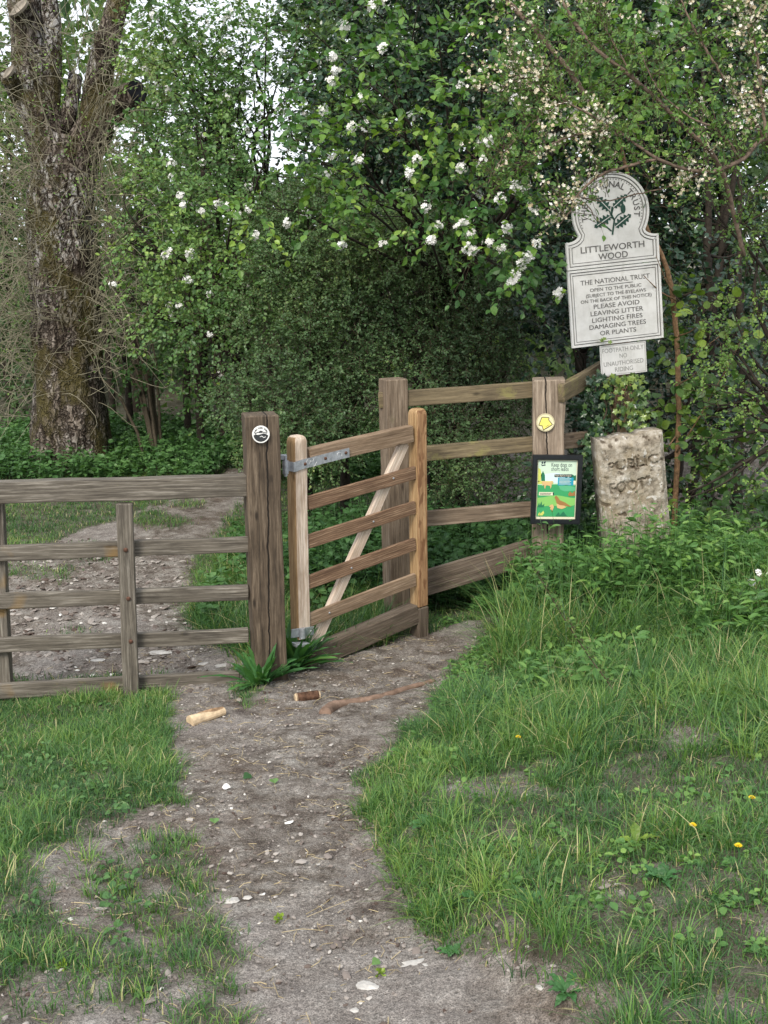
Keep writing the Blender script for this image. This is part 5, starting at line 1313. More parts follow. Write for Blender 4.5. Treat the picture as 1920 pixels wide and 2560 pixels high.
tree('crab_apple_tree', 'broad leaved crab apple with fresh green leaves and white blossom overhanging the hedge', 'tree', b, b + [.1, .2, 1.9], .03, AP,
     .062, LV['apple'], leaf=LEAF, petal=LV['petal'], tl=.22, kper=7, lai=1.45, nthr=.45, nfreq=2.6, droop=.55, fl_rate=.03, fl_size=.018, tint_noise=.4, sub=1,
     spots=[(1160, 556, 7.2), (1148, 568, 7.2), (1175, 585, 7.2), (1183, 628, 7.2), (1170, 622, 7.2), (1223, 610, 7.2), (1290, 688, 7.0), (1306, 662, 7.0), (1318, 645, 7.0), (1280, 703, 7.0), (1395, 733, 7.1), (1097, 566, 7.4), (1077, 600, 7.4), (1264, 570, 7.1), (1341, 612, 7.1), (1153, 417, 7.3), (1222, 355, 7.2), (1045, 398, 7.5), (833, 143, 7.7), (840, 180, 7.7), (828, 205, 7.7), (810, 278, 7.7), (880, 318, 7.6), (908, 246, 7.6), (862, 66, 7.7), (930, 18, 7.5), (853, 613, 7.7), (900, 400, 7.6), (1022, 435, 7.4), (960, 1, 7.5), (1205, 405, 7.2), (1290, 470, 7.0), (1250, 500, 7.0)])
# hanging blossom sprays just left of the notice board
# ------------------------------------------------------------------ blackthorn, upper right
bt = gbase_(1990, 6.5)
t_ = thing('blackthorn', bt, 'blackthorn with arching bare branches and fading cream blossom above the notice board', 'bush')
mb = MB(); lm, fm_, tm = MB(), MB(), MB()
arcs = [([(1960, 1250), (1990, 800), (1960, 500), (1916, 350), (1853, 401), (1760, 430), (1642, 397), (1557, 337), (1414, 253), (1270, 195)], [6.5, 6.5, 6.4, 6.2, 6.1, 6.05, 6.0, 6.0, 6.1, 6.2], [16, 14, 10, 7, 6, 5.5, 4.5, 3.5, 2.5, 1.5]),
        ([(1860, 640), (1800, 420), (1705, 312), (1591, 202), (1469, 101), (1380, -40)], [6.5, 6.4, 6.3, 6.2, 6.2, 6.3], [7, 7, 6, 6, 5.5, 4]),
        ([(1530, 400), (1500, 300), (1440, 202), (1346, 84), (1275, 8), (1240, -60)], [6.6] * 6, [3, 4, 8, 8, 7, 6]),
        ([(1642, 397), (1570, 415), (1507, 435), (1450, 480), (1431, 520), (1400, 560)], [6.0] * 6, [4, 4.5, 4, 3, 2, 1]),
        ([(1760, 430), (1680, 464), (1600, 484), (1511, 502), (1440, 490), (1380, 470)], [6.05, 6.2, 6.3, 6.35, 6.35, 6.4], [2.5, 2.2, 2, 1.8, 1.6, 1]),
        ([(1440, 490), (1475, 520), (1490, 550), (1520, 560)], [6.35] * 4, [1.6, 1.6, 1.2, .8]),
        ([(1557, 337), (1480, 330), (1380, 360), (1290, 430), (1210, 500)], [6.0, 6.0, 6.0, 6.1, 6.2], [3, 3, 2.5, 2, 1]),
        ([(1414, 253), (1340, 300), (1270, 370), (1220, 460)], [6.1] * 4, [2.5, 2, 1.5, 1]),
        ([(1916, 350), (1850, 250), (1780, 150), (1730, 60), (1690, -30)], [6.2] * 5, [5, 4, 3.5, 3, 2]),
        ([(1853, 401), (1800, 330), (1720, 290), (1650, 230), (1600, 130)], [6.1] * 5, [4, 3, 3, 2, 1.5]),
        ([(1916, 350), (1900, 200), (1880, 60), (1870, -40)], [6.1] * 4, [5, 4, 3, 2]),
        ([(1400, 253), (1330, 210), (1290, 190), (1250, 230)], [6.1] * 4, [2, 2, 1.5, 1]),
        ([(1591, 202), (1540, 120), (1500, 40), (1480, -30)], [6.2] * 4, [3, 2.5, 2, 1.5]),
        ([(1346, 84), (1350, 160), (1330, 210), (1345, 260)], [6.5] * 4, [2.5, 2, 1.5, 1])]
allp = []
for pts, dp, rd_ in arcs:
    pp_ = [at(a, b_, c) for (a, b_), c in zip(pts, dp)]
    P_, r_ = limb(mb, pp_, [q * 6.2 / FPX * .85 for q in rd_], 40, 7, rough=.1, wob=.006)
    pxs, _ = proj(P_); 
    allp.append(P_[(P_[:, 2] > 1.4)])
A = np.concatenate(allp)
m_ = 1100; st = A[rs.randint(len(A), size=m_)] + rs.normal(0, .012, (m_, 3))
a_, b__ = proj(st)
D = unit(rs.normal(0, 1, (m_, 3)) * np.array([1, .6, 1]) + np.array([-.3, -.1, .35])); L = rs.uniform(.05, .30, m_)
ts = np.array([0, .5, 1.0]); bend = rs.normal(0, .12, (m_, 3))
pts3 = st[:, None] + D[:, None] * (L[:, None] * ts)[..., None] + bend[:, None] * (L[:, None] * ts ** 2)[..., None]
# keep the face of the notice board mostly clear
ex, ey = proj(pts3[:, 2]); okk = ~((ex > 1400) & (ex < 1680) & (ey > 415)); okk |= (rs.rand(m_) < .12) & (ex < 1485) & (ey < 610)
pts3 = pts3[okk]; D = D[okk]; m_ = len(D)
tubes(tm, pts3, np.array([.0019, .0014, .0008])[None] * np.ones((m_, 1)), 3)
kk = 9; tk = np.linspace(.1, 1, kk)
base = pts3[:, :1] + (pts3[:, 2:] - pts3[:, :1]) * tk[None, :, None]
LD = rs.normal(0, .8, (m_, kk, 3)) + D[:, None] * .5 + [0, 0, .3]; NN = rs.normal(0, .7, (m_, kk, 3)) + [0, -.4, .9]
patch = fbm(base.reshape(-1, 3) * 3.1, 210, 2)
isl = (rs.rand(m_ * kk) < .85)
inst(lm, LEAF_NARROW[0] * np.array([1.25, 1, 1]), LEAF_NARROW[1], base.reshape(-1, 3)[isl], frames(LD.reshape(-1, 3)[isl], NN.reshape(-1, 3)[isl]), rs.uniform(.016, .034, isl.sum()), np.clip(.45 + rs.normal(0, .2, isl.sum()), 0, 1))
isf = (rs.rand(m_ * kk) < .45) & (patch > .55)
fp = np.repeat(base.reshape(-1, 3)[isf], 2, 0); fp = fp + rs.normal(0, .012, fp.shape); o = unit(rs.normal(0, 1, fp.shape) + [0, -.7, .3])
F = frames(np.cross(o, rs.normal(0, 1, fp.shape)), o); F = np.stack([F[:, 0], F[:, 1], o], 1)
inst(fm_, FLOWER[0], FLOWER[1], fp, F, rs.uniform(.006, .012, len(fp)), rs.rand(len(fp)) ** 1.3)
mb.build('branches', m_plain('blackthorn_bark', (.17, .125, .095), .8, .15, nscale=40, var=.45), t_, smooth=True)
tm.build('twigs', M_TWIG, t_); lm.build('leaves', LV['thorn'], t_); fm_.build('blossom', LV['cream'], t_)

# ------------------------------------------------------------------ right side: hazel stem, hawthorn spray, dark undergrowth
b = gbase_(1690, 7.45)
t_ = thing('hazel', b, 'slender russet hazel stem with round leaves right of the notice board', 'shrub')
mb = MB()
limb(mb, [b - [0, 0, .2], at(1692, 1180, 7.45), at(1697, 1050, 7.45), at(1694, 900, 7.45), at(1688, 800, 7.45), at(1672, 690, 7.45), at(1645, 620, 7.45), at(1612, 560, 7.5), at(1570, 440, 7.6), at(1540, 300, 7.7)], np.array([9.5, 9, 8.5, 8, 8, 7.5, 7, 6.5, 5, 4]) * .85 * 7.45 / FPX, 50, 12, rough=.18, wob=.006)
for (s0, e0) in [((1690, 750), (1610, 690)), ((1688, 740), (1640, 640)), ((1697, 960), (1760, 910)), ((1697, 840), (1760, 800)), ((1692, 1130), (1800, 950)), ((1690, 1090), (1640, 1140)), ((1694, 900), (1800, 840)), ((1800, 950), (1860, 830))]:
    a_, b_ = at(*s0, 7.43), at(*e0, 7.2); limb(mb, [a_, (a_ + b_) / 2 + [0, 0, -.02], b_], [.006, .0045, .002], 8, 5)
mb.build('stem', M_REDBARK, t_, smooth=True)
lm, tm = MB(), MB()
RL = (np.array([[0, 0, 0], [-.3, .12, .03], [-.46, .42, .05], [-.34, .78, .02], [0, 1, -.06], [.34, .78, .02], [.46, .42, .05], [.3, .12, .03], [0, .3, 0], [0, .65, -.01]]), LEAF[1])
crown(lm, tm, [(1760, 800, 7.4, 110, 60, .25, .75), (1740, 900, 7.5, 110, 80, .25, .5), (1640, 1010, 7.6, 90, 110, .25, .4), (1770, 1040, 7.6, 130, 90, .3, .4), (1740, 1200, 7.3, 150, 110, .3, .4), (1860, 1130, 7.3, 120, 130, .3, .35), (1680, 720, 7.4, 50, 50, .15, .8), (1830, 1290, 7.1, 140, 80, .3, .45), (1690, 1290, 6.9, 90, 60, .2, .6)], .066, RL, tl=.2, kper=5, lai=.85, nthr=.42, droop=.3)  # lower clump tints put the shade into the leaf colour
lm.build('leaves', LV['hazel'], t_); tm.build('twigs', M_TWIG, t_)
b = gbase_(1990, 6.6)
tree('hawthorn_bush', 'bright fresh hawthorn sprays at the right edge beside the russet stem', 'bush', b, b + [0, 0, .9], .035,
     [(1890, 740, 6.6, 60, 80, .2, .85), (1790, 850, 6.7, 50, 60, .15, .6), (1860, 920, 6.6, 80, 60, .2, .75), (1810, 980, 6.6, 90, 50, .2, .75), (1900, 1040, 6.5, 70, 80, .2, .7), (1750, 960, 6.8, 40, 30, .1, .6), (1880, 560, 6.7, 80, 70, .2, .5), (1780, 480, 6.8, 90, 50, .2, .5), (1790, 1100, 6.6, 50, 40, .1, .6), (1720, 1230, 6.5, 60, 70, .15, .8), (1890, 1180, 6.5, 60, 70, .2, .6)],
     .024, LV['thorn'], leaf=LEAF, tl=.12, kper=9, lai=.75, nthr=.47, nfreq=4, droop=.1, sub=2)
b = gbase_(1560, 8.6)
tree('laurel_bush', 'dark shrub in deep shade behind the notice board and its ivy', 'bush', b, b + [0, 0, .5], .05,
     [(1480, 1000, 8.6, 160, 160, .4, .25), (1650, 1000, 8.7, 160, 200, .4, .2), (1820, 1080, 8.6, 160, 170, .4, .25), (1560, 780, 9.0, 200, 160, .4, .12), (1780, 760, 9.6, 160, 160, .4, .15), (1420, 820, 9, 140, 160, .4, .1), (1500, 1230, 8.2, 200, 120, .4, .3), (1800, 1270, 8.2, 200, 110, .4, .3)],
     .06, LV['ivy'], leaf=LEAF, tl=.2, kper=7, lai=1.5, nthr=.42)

# ivy on the sign post
ivb = sg_base.copy(); ivb[1] -= .02
t_ = thing('ivy', ivb, 'ivy climbing the post under the notice board', 'climbing plant')
lm, tm = MB(), MB()
def ivy_at(pts, depth, n, spread, size, tb):
    pts = np.array(pts); t = rs.rand(n) * (len(pts) - 1); i = t.astype(int); f = (t - i)[:, None]
    q = pts[i] * (1 - f) + pts[np.minimum(i + 1, len(pts) - 1)] * f + rs.normal(0, 1, (n, 2)) * spread
    P_ = np.array([at(a, b_, depth + rs.normal(0, .03)) for a, b_ in q])
    F = frames(rs.normal(0, .5, (n, 3)) + [0, -.1, -.8], rs.normal(0, .45, (n, 3)) + [0, -1, .35])
    inst(lm, LEAF_LOBED[0], LEAF_LOBED[1], P_, F, size * rs.uniform(.6, 1.25, n), np.clip(tb + rs.normal(0, .18, n), 0, 1))
ivy_at([(1495, 945), (1500, 1000), (1505, 1080), (1500, 1120)], 7.17, 330, (26, 12), .05, .45)
ivy_at([(1595, 965), (1597, 1020), (1590, 1080)], 7.13, 130, (13, 12), .045, .8)
ivy_at([(1530, 948), (1595, 944)], 7.13, 60, (12, 6), .045, .95)
ivy_at([(1545, 985), (1560, 1070)], 7.12, 70, (22, 20), .04, .8)
ivy_at([(1480, 940), (1475, 1060), (1470, 1130)], 7.3, 200, (16, 14), .055, .25)
ivy_at([(1480, 1120), (1470, 1200), (1480, 1300)], 7.0, 220, (18, 14), .05, .4)
for k in range(10):
    x0 = rs.uniform(1500, 1590); pts = [at(x0 + rs.normal(0, 12), yy, 7.14) for yy in (1130, 1070, 1020, 975, 950)]
    limb(tm, pts, [.005, .0045, .004, .003, .0015], 16, 5)
c = at(1505, 848, 7.2); 
iv = [(1500, 848), (1510, 842), (1522, 850), (1506, 852)]
P_ = np.array([at(a, b_, 7.2) for a, b_ in iv]); F = frames(rs.normal(0, .5, (4, 3)) + [0, 0, -.5], np.array([[0, -1, .2]] * 4)); inst(lm, LEAF_LOBED[0], LEAF_LOBED[1], P_, F, np.full(4, .035), np.full(4, .95))
lm.build('leaves', LV['ivy'], t_); tm.build('stems', M_TWIG, t_)

# ------------------------------------------------------------------ low plants
def stuff_leaves(name, label, cat, mat, leaf, regions, size, seed=0, stalk=True, lobed_=False):
    """regions: (x0, x1, y0, y1, count, hmin, hmax, maskfn, tint)"""
    lm = MB(); tm = MB()
    for (x0, x1, y0, y1, cnt, h0, h1, fn, tb) in regions:
        x = rs.uniform(x0, x1, cnt); y = rs.uniform(y0, y1, cnt); z = gz(x, y); P_ = np.stack([x, y, z], -1); px, py = proj(P_)
        k = fn(px, py, P_) & (px > -100) & (px < 2050); P_ = P_[k]; n = len(P_)
        if not n: continue
        h = rs.uniform(h0, h1, n) * (.5 + n2(P_[:, 0], P_[:, 1], 2.0, 140 + seed, 3))
        lean_ = rs.normal(0, .18, (n, 2))
        top = P_ + np.stack([lean_[:, 0] * h, lean_[:, 1] * h, h], -1); mid = P_ * .5 + top * .5 + rs.normal(0, .01, (n, 3))
        if stalk: tubes(tm, np.stack([P_, mid, top], 1), np.array([.0022, .0018, .001])[None] * np.ones((n, 1)), 3, .4)
        per = 9; idx = np.repeat(np.arange(n), per); f = rs.uniform(.25, 1.0, n * per)[:, None]
        B = P_[idx] * (1 - f) + top[idx] * f; az = rs.uniform(0, 2 * np.pi, n * per)
        D = np.stack([np.cos(az), np.sin(az), rs.uniform(-.5, .5, n * per)], -1)
        B = B + D * .01
        F = frames(D, rs.normal(0, .35, (n * per, 3)) + [0, 0, 1])
        sz = size * rs.uniform(.55, 1.2, n * per) * np.where(f[:, 0] > .85, .7, 1)
        tn = np.clip(tb + .25 * f[:, 0] - .1 + rs.normal(0, .12, n * per) + (n2(B[:, 0], B[:, 1], 2.3, 7, 2) - .5) * .5, 0, 1)
        inst(lm, leaf[0], leaf[1], B, F, sz, tn)
    if tm.v:
        for v, t in zip(tm.v, tm.t): pass
        n0 = lm.n
        for v in tm.v: pass
        off = 0
        V = np.concatenate(tm.v); lm.add(V, [f for f in tm.f], .35)
    o = lm.build(name, mat, origin=(0, 0, 0)); tag(o, label, cat, kind='stuff'); return o

under_tree = lambda px, py, P_: (py < 1215) & (P_[:, 0] < .6) & ~poly_mask(px, py, [(300, 1300), (470, 1225), (560, 1180), (640, 1160), (640, 1300)])
stuff_leaves('ground_cover', 'low bramble and nettle cover under the pollard behind the fence', 'undergrowth', LV['bramble'], LEAF,
    [(-5.5, .8, 9.0, 15, 6500, .12, .38, under_tree, .42), (-4.5, -1.2, 8.0, 9.2, 500, .1, .22, lambda px, py, P_: (px < 330) & (py < 1330), .5)], .075, 1)
hedge_bottom = lambda px, py, P_: (P_[:, 0] > -.75)
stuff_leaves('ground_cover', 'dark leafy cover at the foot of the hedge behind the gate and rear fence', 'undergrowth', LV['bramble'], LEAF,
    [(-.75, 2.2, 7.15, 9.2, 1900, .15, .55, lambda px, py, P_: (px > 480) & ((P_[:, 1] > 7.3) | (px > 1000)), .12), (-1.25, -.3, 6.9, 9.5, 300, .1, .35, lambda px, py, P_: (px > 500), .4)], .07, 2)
bank = lambda px, py, P_: (px > 1280 - (P_[:, 1] < 6.2) * -60) & (py < 1560 - .05 * np.abs(px - 1600))
stuff_leaves('ground_cover', 'nettles and tall herbs along the top of the right bank', 'undergrowth', LV['nettle'], LEAF_NARROW,
    [(.75, 3.4, 5.6, 7.0, 1900, .20, .60, lambda px, py, P_: (px > 1300) & (P_[:, 1] > 5.9 + .45 * sstep(1380, 1300, px)), .42), (1.5, 3.4, 5.2, 5.9, 300, .12, .3, lambda px, py, P_: px > 1600, .5), (.5, 3.4, 4.7, 5.7, 420, .06, .2, lambda px, py, P_: (px > 1300) & (n2(P_[:, 0], P_[:, 1], 2.0, 301, 2) > .5), .5), (1.25, 2.1, 5.9, 6.5, 170, .45, .75, lambda px, py, P_: px > 0, .45)], .075, 3)
stuff_leaves('ground_cover', 'small round leaved weeds among the short left grass', 'weeds', LV['bramble'], LEAF,
    [(-2.2, -.5, 2.2, 5.7, 600, .015, .05, lambda px, py, P_: (px < 380) & (grass_mask(px, py, P_[:, 0], P_[:, 1]) > .4) & (n2(P_[:, 0], P_[:, 1], 2.6, 88, 2) > .50), .5)], .026, 4, stalk=False)
stuff_leaves('ground_cover', 'small round leaved weeds and clover among the grass of the right bank', 'weeds', LV['nettle'], LEAF,
    [(.0, 3.2, 1.9, 5.6, 1100, .015, .07, lambda px, py, P_: (px > 900) & (grass_mask(px, py, P_[:, 0], P_[:, 1]) > .4) & (n2(P_[:, 0], P_[:, 1], 2.4, 188, 3) > .50), .5)], .028, 5, stalk=False)
stuff_leaves('ground_cover', 'leafy weeds spilling over the left edge of the bank', 'weeds', LV['nettle'], LEAF_NARROW,
    [(.2, 1.9, 4.2, 6.9, 900, .03, .10, lambda px, py, P_: (px > 1090) & (px < 1330) & (py < 1800) & (grass_mask(px, py, P_[:, 0], P_[:, 1]) > .3), .45)], .045, 6)

# ferny cow parsley plants at the edge of the bank
def frond(lm, base, d, L, size, tb):
    d = unit(np.array(d)); n = 9; t = np.linspace(.15, 1, n)
    side = unit(np.cross(d, [0, 0, 1])); upn = np.cross(side, d)
    path = base + np.outer(t * L, d) + np.outer(-(t ** 2) * L * .35, [0, 0, 1])
    tubes(lm, path[None], np.linspace(.0018, .0006, n)[None], 3, .35)
    for sgn in (-1, 1):
        for k in range(n):
            pl = L * .42 * (1 - t[k]) ** .8 + .012
            D2 = unit(side * sgn + d * .7); m_ = 5; tt = np.linspace(.2, 1, m_)
            q = path[k] + np.outer(tt * pl, D2)
            for s2 in (-1, 1):
                D3 = unit(D2 * .7 + np.cross(upn, D2) * s2 * .8); F = frames(np.tile(D3, (m_, 1)) + rs.normal(0, .15, (m_, 3)), np.tile(upn, (m_, 1)) + rs.normal(0, .2, (m_, 3)))
                inst(lm, LEAF_NARROW[0], LEAF_NARROW[1], q, F, size * (1.15 - .6 * tt), np.clip(tb + rs.normal(0, .1, m_), 0, 1))
CPL = [(1345, 1500, 1.3, 'ferny cow parsley at the left tip of the bank beside the bottom board'), (1290, 1570, 1.0, 'small ferny cow parsley clump leaning over the path edge'), (1400, 1500, 1.5, 'ferny cow parsley clump in front of the post under the poster'), (1560, 1490, 1.5, 'ferny cow parsley clump in front of the carved stone'), (1850, 1440, 1.6, 'ferny cow parsley clump at the far right of the bank')]
for (bx, by, sc_, lab) in CPL:
    p = ghit(bx, by); t_ = thing('cow_parsley', p, lab, 'plant', 'cow parsley on the bank'); lm = MB()
    for k in range(30):
        az = rs.uniform(0, 2 * math.pi); el_ = rs.uniform(.5, 1.3); h = rs.uniform(.05, .20) * sc_
        b0 = p + [math.cos(az) * .04, math.sin(az) * .04, 0]; b1 = b0 + [math.cos(az) * h * .4, math.sin(az) * h * .4, h]
        tubes(lm, np.array([[b0, (b0 + b1) / 2 + [0, 0, .01], b1]]), np.array([[.0025, .002, .0018]]), 4, .35)
        frond(lm, b1, [math.cos(az) * math.cos(el_ - .6), math.sin(az) * math.cos(el_ - .6), math.sin(el_ - .6) + .2], rs.uniform(.12, .2) * sc_, .022 * sc_, .5)
    lm.build('fronds', LV['nettle'], t_)

# long leaved dock at the foot of the dark post
def leaf_strap(lm, base, az, L, wdt, rise, tb, droop=.7):
    n = 10; t = np.linspace(0, 1, n); d = np.array([math.cos(az), math.sin(az), 0]); side = np.array([-math.sin(az), math.cos(az), 0])
    c = base + np.outer(t * L * math.cos(rise), d) + np.outer(t * L * math.sin(rise) - (t ** 2) * L * droop * .6, [0, 0, 1])
    wv = wdt * np.sin(np.pi * np.clip(t * .92 + .06, 0, 1)) ** .8 * (1 - t ** 4)
    rip = np.sin(t * 22 + az * 3) * .003
    A = c + side * wv[:, None] / 2 + np.array([0, 0, 1]) * (.12 * wv + rip)[:, None]; B = c - side * wv[:, None] / 2 + np.array([0, 0, 1]) * (.12 * wv - rip)[:, None]
    V = np.r_[A, c, B]; i = np.arange(n - 1)
    lm.add(V, np.r_[np.stack([i, i + 1, n + i + 1, n + i], -1), np.stack([n + i, n + i + 1, 2 * n + i + 1, 2 * n + i], -1)], tb)
for (bx, by, nl, sc_, lab) in [(738, 1676, 46, 1.95, 'broad dock plant with long pointed leaves at the foot of the hinge'), (650, 1712, 34, 1.5, 'smaller dock plant with drooping leaves at the foot of the dark gatepost')]:
    p = ghit(bx, by); t_ = thing('dock_plant', p, lab, 'plant'); lm = MB()
    for k in range(nl):
        leaf_strap(lm, p + rs.normal(0, .02, 3) * [1, 1, 0], rs.uniform(0, 2 * math.pi), rs.uniform(.14, .24) * sc_, rs.uniform(.022, .036) * sc_, rs.uniform(.45, 1.35), float(np.clip(rs.normal(.45, .2), 0, 1)), droop=.45)
    lm.build('leaves', LV['dock'], t_)
def sprig(name, label, cat, px, py, H, nl, size, mat, leaf, depth=None, lean_=(0, 0), flower=None, tb=.6):
    p = ghit(px, py); t_ = thing(name, p, label, cat); lm, tm, fm_ = MB(), MB(), MB()
    top = p + [lean_[0] * H, lean_[1] * H, H]
    P_, r_ = smooth_path([p, (p + top) / 2 + rs.normal(0, .02, 3), top], [.003, .0025, .0012], 12); tubes(tm, P_[None], r_[None], 4)
    f = rs.uniform(.15, 1, nl); B = p * (1 - f)[:, None] + top * f[:, None]; az = rs.uniform(0, 2 * np.pi, nl); D = np.stack([np.cos(az), np.sin(az), rs.uniform(-.2, .6, nl)], -1)
    E_ = B + D * size * .5; tubes(tm, np.stack([B, (B + E_) / 2, E_], 1), np.full((nl, 3), .0012), 3)
    inst(lm, leaf[0], leaf[1], E_, frames(D, rs.normal(0, .4, (nl, 3)) + [0, -.3, 1]), size * rs.uniform(.6, 1.2, nl), np.clip(tb + rs.normal(0, .15, nl), 0, 1))
    if flower:
        for (fx, fy, fz) in flower:
            c = top + np.array([fx, fy, fz]); o = unit(rs.normal(0, .6, (6, 3)) + [0, -.8, .2])
            F = frames(np.cross(o, rs.normal(0, 1, (6, 3))), o); F = np.stack([F[:, 0], F[:, 1], o], 1)
            inst(fm_, FLOWER[0], FLOWER[1], c + o * .012, F, np.full(6, .014), rs.rand(6))
        fm_.build('flowers', LV['petal'], t_)
    tm.build('stem', M_TWIG, t_); lm.build('leaves', mat, t_); return t_
sprig('bramble_sprig', 'small pale green bramble shoot growing from bare soil beside the bottom board', 'plant', 1175, 1520, .17, 12, .05, LV['bramble'], LEAF, tb=.6, lean_=(-.2, 0))
sprig('hawthorn_seedling', 'twiggy hawthorn seedling with tiny leaves in the long grass', 'plant', 1560, 1760, .62, 120, .022, LV['thorn'], LEAF, lean_=(-.65, .1), tb=.4)
sprig('dead_nettle', 'leafy plant with white flower whorls at the right edge', 'plant', 1885, 1590, .34, 30, .065, LV['nettle'], LEAF, flower=[(0, 0, 0), (.06, 0, -.01), (-.03, 0, -.05)], tb=.6)
sprig('weed_stem', 'thin weed stem with small leaves standing in front of the poster', 'plant', 1445, 1470, .40, 26, .022, LV['nettle'], LEAF_NARROW, lean_=(-.15, 0), tb=.55)
# arching broad grass blades on the bank
lm = MB(); p = ghit(1640, 1560); t_ = thing('sedge_tuft', p, 'tuft of long arching pale grass blades in front of the stone', 'plant')
for k in range(16): leaf_strap(lm, ghit(rs.uniform(1560, 1720), rs.uniform(1520, 1600)), rs.uniform(0, 2 * math.pi), rs.uniform(.25, .45), .009, rs.uniform(.8, 1.35), .75, droop=.9)
lm.build('blades', LV['grass'], t_)
# yellow dandelions
for (bx, by, lab) in [(1295, 1862, 'yellow dandelion on the bank beside the small bare patch'), (1730, 2092, 'yellow dandelion in long grass, left of the pair at lower right'), (1843, 2146, 'yellow dandelion beside a ragged leaf rosette at lower right'), (1877, 2022, 'yellow dandelion nearest the right edge of the picture')]:
    p = ghit(bx, by + 14); t_ = thing('dandelion', p, lab, 'flower', 'dandelions in the bank grass'); sm_ = MB(); fm_ = MB()
    top = p + [0, 0, .055]; tubes(sm_, np.array([[p, (p + top) / 2 + [.004, 0, 0], top]]), np.full((1, 3), .0014), 5)
    for rr, dz, nn in ((.011, .0, 14), (.008, .004, 11), (.005, .007, 8)):
        az = np.linspace(0, 2 * np.pi, nn + 1)[:-1] + rs.rand(); D = np.stack([np.cos(az), np.sin(az), np.full(nn, .35)], -1)
        inst(fm_, LEAF_NARROW[0], LEAF_NARROW[1], np.tile(top + [0, 0, dz], (nn, 1)), frames(D, np.tile([0, 0, 1.], (nn, 1))), np.full(nn, rr * 1.15), rs.rand(nn))
    for k in range(6): leaf_strap(sm_, p, rs.uniform(0, 6.28), .06, .014, .3, .6)
    sm_.build('stem', LV['dock'], t_); fm_.build('flower_head', LV['yellow'], t_)
# broad plantain/daffodil-like rosette right of the path
for (bx, by, lab, col_, L_, wd_, n_) in [(1105, 2105, 'pale yellow green rosette of broad leaves near the path edge', LV['hazel'], .07, .013, 12), (1060, 2065, 'round leaved weed just above the pale rosette', LV['dock'], .06, .035, 6), (1590, 2110, 'light green pointed leaf pair in the lower right grass', LV['hazel'], .09, .03, 4), (1185, 2260, 'small weed with rounded leaves at the lower edge of the bank', LV['dock'], .06, .028, 6), (1330, 2265, 'grey green ragged rosette on the lower bank', LV['dock'], .07, .022, 9), (1650, 2205, 'ragged leaf rosette on bare soil at lower right', LV['dock'], .08, .024, 10), (1420, 2490, 'dark toothed rosette at the bottom right of the path', LV['dock'], .08, .024, 9), (1130, 2390, 'small dark rosette on the eroded bank edge', LV['dock'], .05, .02, 7)]:
    p = ghit(bx, by); lm = MB()
    for k in range(n_): leaf_strap(lm, p + [0, 0, .008], k * 2 * math.pi / n_ + rs.normal(0, .2), L_ * rs.uniform(.8, 1.2), wd_, rs.uniform(.25, .9), float(np.clip(rs.normal(.75 if col_ is LV['hazel'] else .35, .15), 0, 1)))
    tag(lm.build('leaf_rosette', col_, origin=tuple(p)), lab, 'weed', 'leaf rosettes in the grass')

# ------------------------------------------------------------------ stones, logs, litter
def rock_t(seed, n=10, m=14):
    V = []
    for i in range(n + 1):
        th = math.pi * i / n
        for j in range(m): V.append((math.sin(th) * math.cos(2 * math.pi * j / m), math.sin(th) * math.sin(2 * math.pi * j / m), math.cos(th)))
    V = np.array(V); V = V * (1 + (fbm(V * 1.6 + seed * 3.1, seed, 3) - .5) * 1.1)[:, None]
    F = [[i * m + j, (i + 1) * m + j, (i + 1) * m + (j + 1) % m, i * m + (j + 1) % m] for i in range(n) for j in range(m)]
    return V, [np.array(F)]
M_FLINT = m_plain('pale_flint', (.46, .44, .41), .75, .25, nscale=25, var=.35)
def m_peb():
    m, t = newmat('pebble'); s = NT(t); a = s.n('ShaderNodeAttribute', attribute_name='tint').outputs['Fac']
    col = s.ramp(a, [(0, (.075, .052, .042)), (.4, (.22, .19, .17)), (.75, (.36, .33, .30)), (.9, (.5, .47, .43)), (1, (.66, .64, .60))]); s.finish(col, .85, None, spec=.2); return m
M_PEB = m_peb()
ICO = (np.array([[0, 0, 1], [.9, 0, .35], [.28, .85, .4], [-.72, .53, .3], [-.72, -.53, .42], [.28, -.85, .3], [.72, .53, -.3], [-.28, .85, -.3], [-.9, 0, -.3], [-.28, -.85, -.3], [.72, -.53, -.3], [0, 0, -.8]]), [np.array([[0, 1, 2], [0, 2, 3], [0, 3, 4], [0, 4, 5], [0, 5, 1], [1, 6, 2], [2, 7, 3], [3, 8, 4], [4, 9, 5], [5, 10, 1], [6, 7, 2], [7, 8, 3], [8, 9, 4], [9, 10, 5], [10, 6, 1], [6, 11, 7], [7, 11, 8], [8, 11, 9], [9, 11, 10], [10, 11, 6]])])
